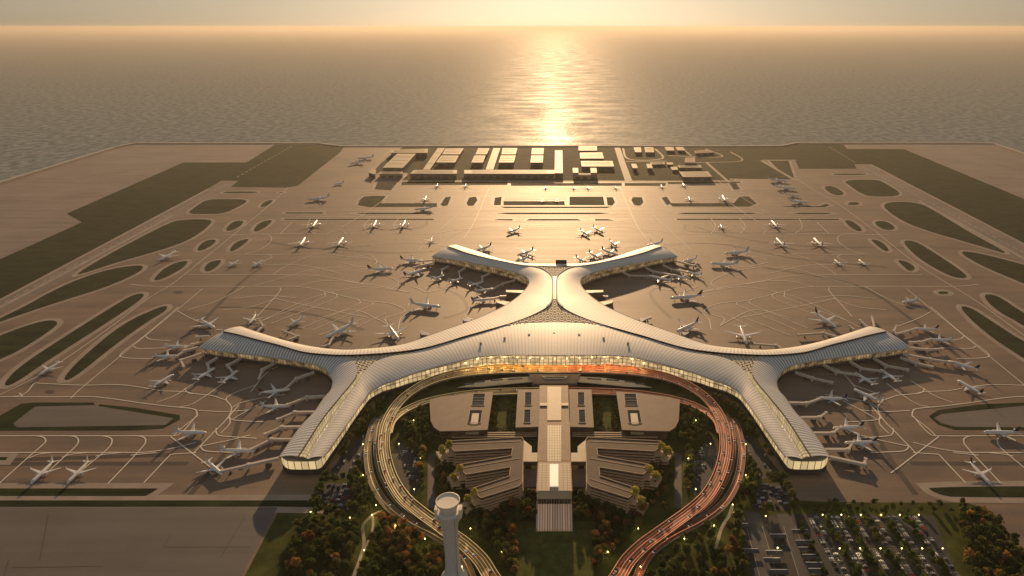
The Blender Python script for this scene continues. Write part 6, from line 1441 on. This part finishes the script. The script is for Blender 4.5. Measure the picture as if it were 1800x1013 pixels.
TREES = []   # (x, y, z, scale, species, zone)
def zone(px, gap, mix, name, scale=(.9, 1.4), n=None, margin=1.5):
    poly = [P(x, y) for x, y in px]; xs = [p.x for p in poly]; ys = [p.y for p in poly]
    got = []; tries = 0; A = abs(area(poly)); want = n or int(A / gap ** 2 * .95)
    while len(got) < want and tries < want * 14:
        tries += 1; a, b = random.uniform(min(xs), max(xs)), random.uniform(min(ys), max(ys))
        if not inside((a, b), poly) or blocked((a, b), margin): continue
        if any((a - q[0]) ** 2 + (b - q[1]) ** 2 < (gap * .8) ** 2 for q in got): continue
        got.append((a, b)); TREES.append((a, b, 0, random.uniform(*scale), random.choices(list(mix), list(mix.values()))[0], name))
for q in LOTW[:6]: EXCL_POLY.append(q)
dk = {'g': 8, 'o': 3}; mixd = {'g': 7, 'o': 5, 'a': .6, 'r': .25}; aut = {'g': 5, 'o': 4, 'a': 2.2, 'r': .9}
zone([(525, 925), (560, 905), (640, 895), (690, 900), (760, 948), (800, 985), (815, 1020), (815, 1060), (490, 1060)], 9.6, mixd, 'in the park left of the loop road')
zone([(690, 905), (760, 955), (800, 985), (805, 1020), (700, 1000), (670, 930)], 10, {'a': 5, 'r': 1}, 'in the park left of the loop road', n=22)
zone([(575, 838), (600, 800), (640, 735), (665, 715), (658, 745), (644, 790), (648, 845), (664, 885), (640, 900), (560, 905), (545, 890), (560, 872)], 7.2, dk, 'between the lower left pier and the loop')
zone([(655, 705), (700, 674), (750, 661), (715, 683), (688, 712), (672, 728)], 6.0, {'g': 4, 'o': 4, 'y': 1}, 'between the lower left pier and the loop', scale=(.5, .8))
zone([(698, 725), (715, 712), (754, 704), (756, 742), (772, 760), (790, 764), (788, 774), (742, 778), (738, 800), (712, 776), (700, 768)], 7.0, dk, 'in the grove inside the left of the loop', scale=(.9, 1.35))
zone([(738, 790), (764, 800), (766, 890), (790, 900), (780, 920), (735, 890), (725, 878)], 7.0, {'g': 5, 'o': 4, 'a': 1}, 'in the grove inside the left of the loop')
zone([(768, 800), (812, 812), (812, 836), (834, 850), (838, 868), (815, 895), (790, 880), (768, 850)], 7.0, mixd, 'beside the left comb building', scale=(.6, .95))
zone([(815, 905), (850, 885), (912, 868), (942, 880), (942, 915), (903, 920), (903, 1050), (880, 1050), (868, 990), (832, 945)], 7.0, aut, 'left of the front lawn')
zone([(1135, 905), (1100, 885), (1038, 868), (1008, 880), (1008, 915), (1047, 920), (1047, 1050), (1070, 1050), (1082, 990), (1118, 945)], 7.0, aut, 'right of the front lawn')
zone([(885, 940), (905, 930), (905, 1030), (885, 1030)], 6.5, {'a': 3, 'o': 2, 'y': 1}, 'left of the front lawn', n=7); zone([(1065, 905), (1045, 915), (1045, 1030), (1068, 1030)], 6.5, {'a': 3, 'r': 2, 'o': 1}, 'right of the front lawn', n=10)
def mz(px): return [(1950 - x, y) for x, y in px]
zone(mz([(575, 838), (600, 800), (640, 735), (665, 715), (658, 745), (644, 790), (648, 845), (664, 885), (640, 900), (560, 905), (545, 890), (560, 872)]), 7.2, dk, 'between the lower right pier and the loop')
zone(mz([(655, 705), (700, 674), (750, 661), (715, 683), (688, 712), (672, 728)]), 6.0, {'y': 3, 'o': 4, 'a': 1}, 'between the lower right pier and the loop', scale=(.5, .8))
zone(mz([(698, 725), (715, 712), (754, 704), (756, 742), (772, 760), (790, 764), (788, 774), (742, 778), (738, 800), (712, 776), (700, 768)]), 7.0, dk, 'in the grove inside the right of the loop', scale=(.9, 1.35))
zone(mz([(738, 790), (764, 800), (766, 890), (790, 900), (780, 920), (735, 890), (725, 878)]), 7.0, {'g': 4, 'o': 4, 'a': 1.5}, 'in the grove inside the right of the loop')
zone(mz([(768, 800), (812, 812), (812, 836), (834, 850), (838, 868), (815, 895), (790, 880), (768, 850)]), 7.0, aut, 'beside the right comb building', scale=(.6, .95))
zone([(1120, 1000), (1190, 955), (1262, 900), (1300, 895), (1306, 930), (1312, 1050), (1100, 1050)], 9.2, mixd, 'between the red road and the car park aisles')
zone([(1430, 885), (1690, 888), (1690, 902), (1430, 902)], 9, dk, 'in the row along the rear of the big car park', scale=(.6, .9))
zone([(1680, 895), (1720, 900), (1770, 945), (1800, 985), (1860, 1050), (1715, 1050), (1700, 1000)], 7.5, mixd, 'in the dark thicket right of the big car park')
zone([(795, 757), (944, 754), (944, 760), (800, 764)], 5, dk, 'in the hedge behind the left comb building', scale=(.35, .5)); zone(mz([(795, 757), (944, 754), (944, 760), (800, 764)]), 5, dk, 'in the hedge behind the right comb building', scale=(.35, .5))
for s, wd_ in ((0, 'left'), (1, 'right')):
    for (xa, xb) in ((866, 877), (895, 910)):
        q = [(xa - 1, 690), (xb, 690), (xb - 3, 752), (xa - 4, 752)]; zone(mz(q) if s else q, 4.4, {'g': 4, 'o': 3}, 'lining the %s garden court' % wd_, scale=(.4, .55), margin=.3)
for k, X in enumerate(ROWX[:-1]):
    Xm = (X + ROWX[k + 1]) / 2
    for j in range(15):
        if random.random() < .92: TREES.append((Xm + random.uniform(-1.5, 1.5), 424 + j * 6.1 + random.uniform(-2, 2), 0, random.uniform(.85, 1.25), random.choices('go', [4, 1])[0], 'in the rows between the stalls of the big car park'))
for j in range(11): TREES.append((P(1440, 950).x - 12 + random.uniform(-2, 2), 424 + j * 8 + random.uniform(-2, 2), 0, random.uniform(.5, .8), 'g', 'in the rows between the stalls of the big car park'))
for b in BUSH: TREES.append((b.x, b.y, b.z - .8, 1.4, 'y', 'planted on the finger ends of the %s comb building' % ('left' if b.x < 0 else 'right')))
TREES = [t for t in TREES if not any(math.hypot(t[0] - l_.x, t[1] - l_.y) < 3.2 for l_ in LAMPW)]
cpos = co.location
TREES.sort(key=lambda t: (0 if t[5].startswith('planted') else 1, (t[0] - cpos.x) ** 2 + (t[1] - cpos.y) ** 2))
# only trees that can be in the frame
def infr(t):
    d = cp * t[1] - sp * (t[2] + 5 - H); yy = sp * t[1] + cp * (t[2] + 5 - H)
    return d > 0 and 506.5 - F * yy / d < 1030 and -20 < AX + F * t[0] / d < 1825
TREES = [t for t in TREES if infr(t)]
tsrc = {}
for i, (x, y, z, s, sp_, zn) in enumerate(TREES[:300]):
    v = random.randrange(5)
    lab = '%s tree %s' % (SPM[sp_][1], zn); gr = lab.replace('tree', 'trees', 1)
    if (sp_, v) not in tsrc:
        t = thing('tree', lab, 'tree', (x, y, z), random.uniform(0, 6.28), gr); a = obj('trunk', TV[v][0], t); c = obj('crown', crown_me(sp_, v), t); tsrc[sp_, v] = (t, a, c)
    else:
        q = tsrc[sp_, v]; t = q[0].copy(); COL.objects.link(t); t.location = (x, y, z); t.rotation_euler = (0, 0, random.uniform(0, 6.28)); t['label'] = lab; t['group'] = gr
        for e in q[1:]:
            n = e.copy(); COL.objects.link(n); n.parent = t
    t.scale = (s, s, s * random.uniform(.9, 1.12))
rest = TREES[300:]
if rest:
    V_, F_, MI_ = [], [], []; off = 0; keys = list(SPM)
    for (x, y, z, s, sp_, zn) in rest:
        vv, ff = TV[random.randrange(5)][2]; a = random.uniform(0, 6.28); R_ = np.array([[math.cos(a), -math.sin(a), 0], [math.sin(a), math.cos(a), 0], [0, 0, 1]])
        V_.append(vv @ R_.T * s + np.array([x, y, z])); F_.append(ff + off); off += len(vv); MI_ += [keys.index(sp_)] * len(ff)
    V_ = np.concatenate(V_); F_ = np.concatenate(F_); me = bpy.data.meshes.new('woodland'); me.from_pydata(V_.tolist(), [], F_.tolist())
    for k in keys: me.materials.append(M[SPM[k][0]])
    me.polygons.foreach_set('material_index', MI_); me.update()
    tag(obj('woodland', me), 'dense belts of smaller trees round the loop road and the terminal front', 'trees', kind='stuff')
print('TREES', len(TREES), 'CARS', NCAR)
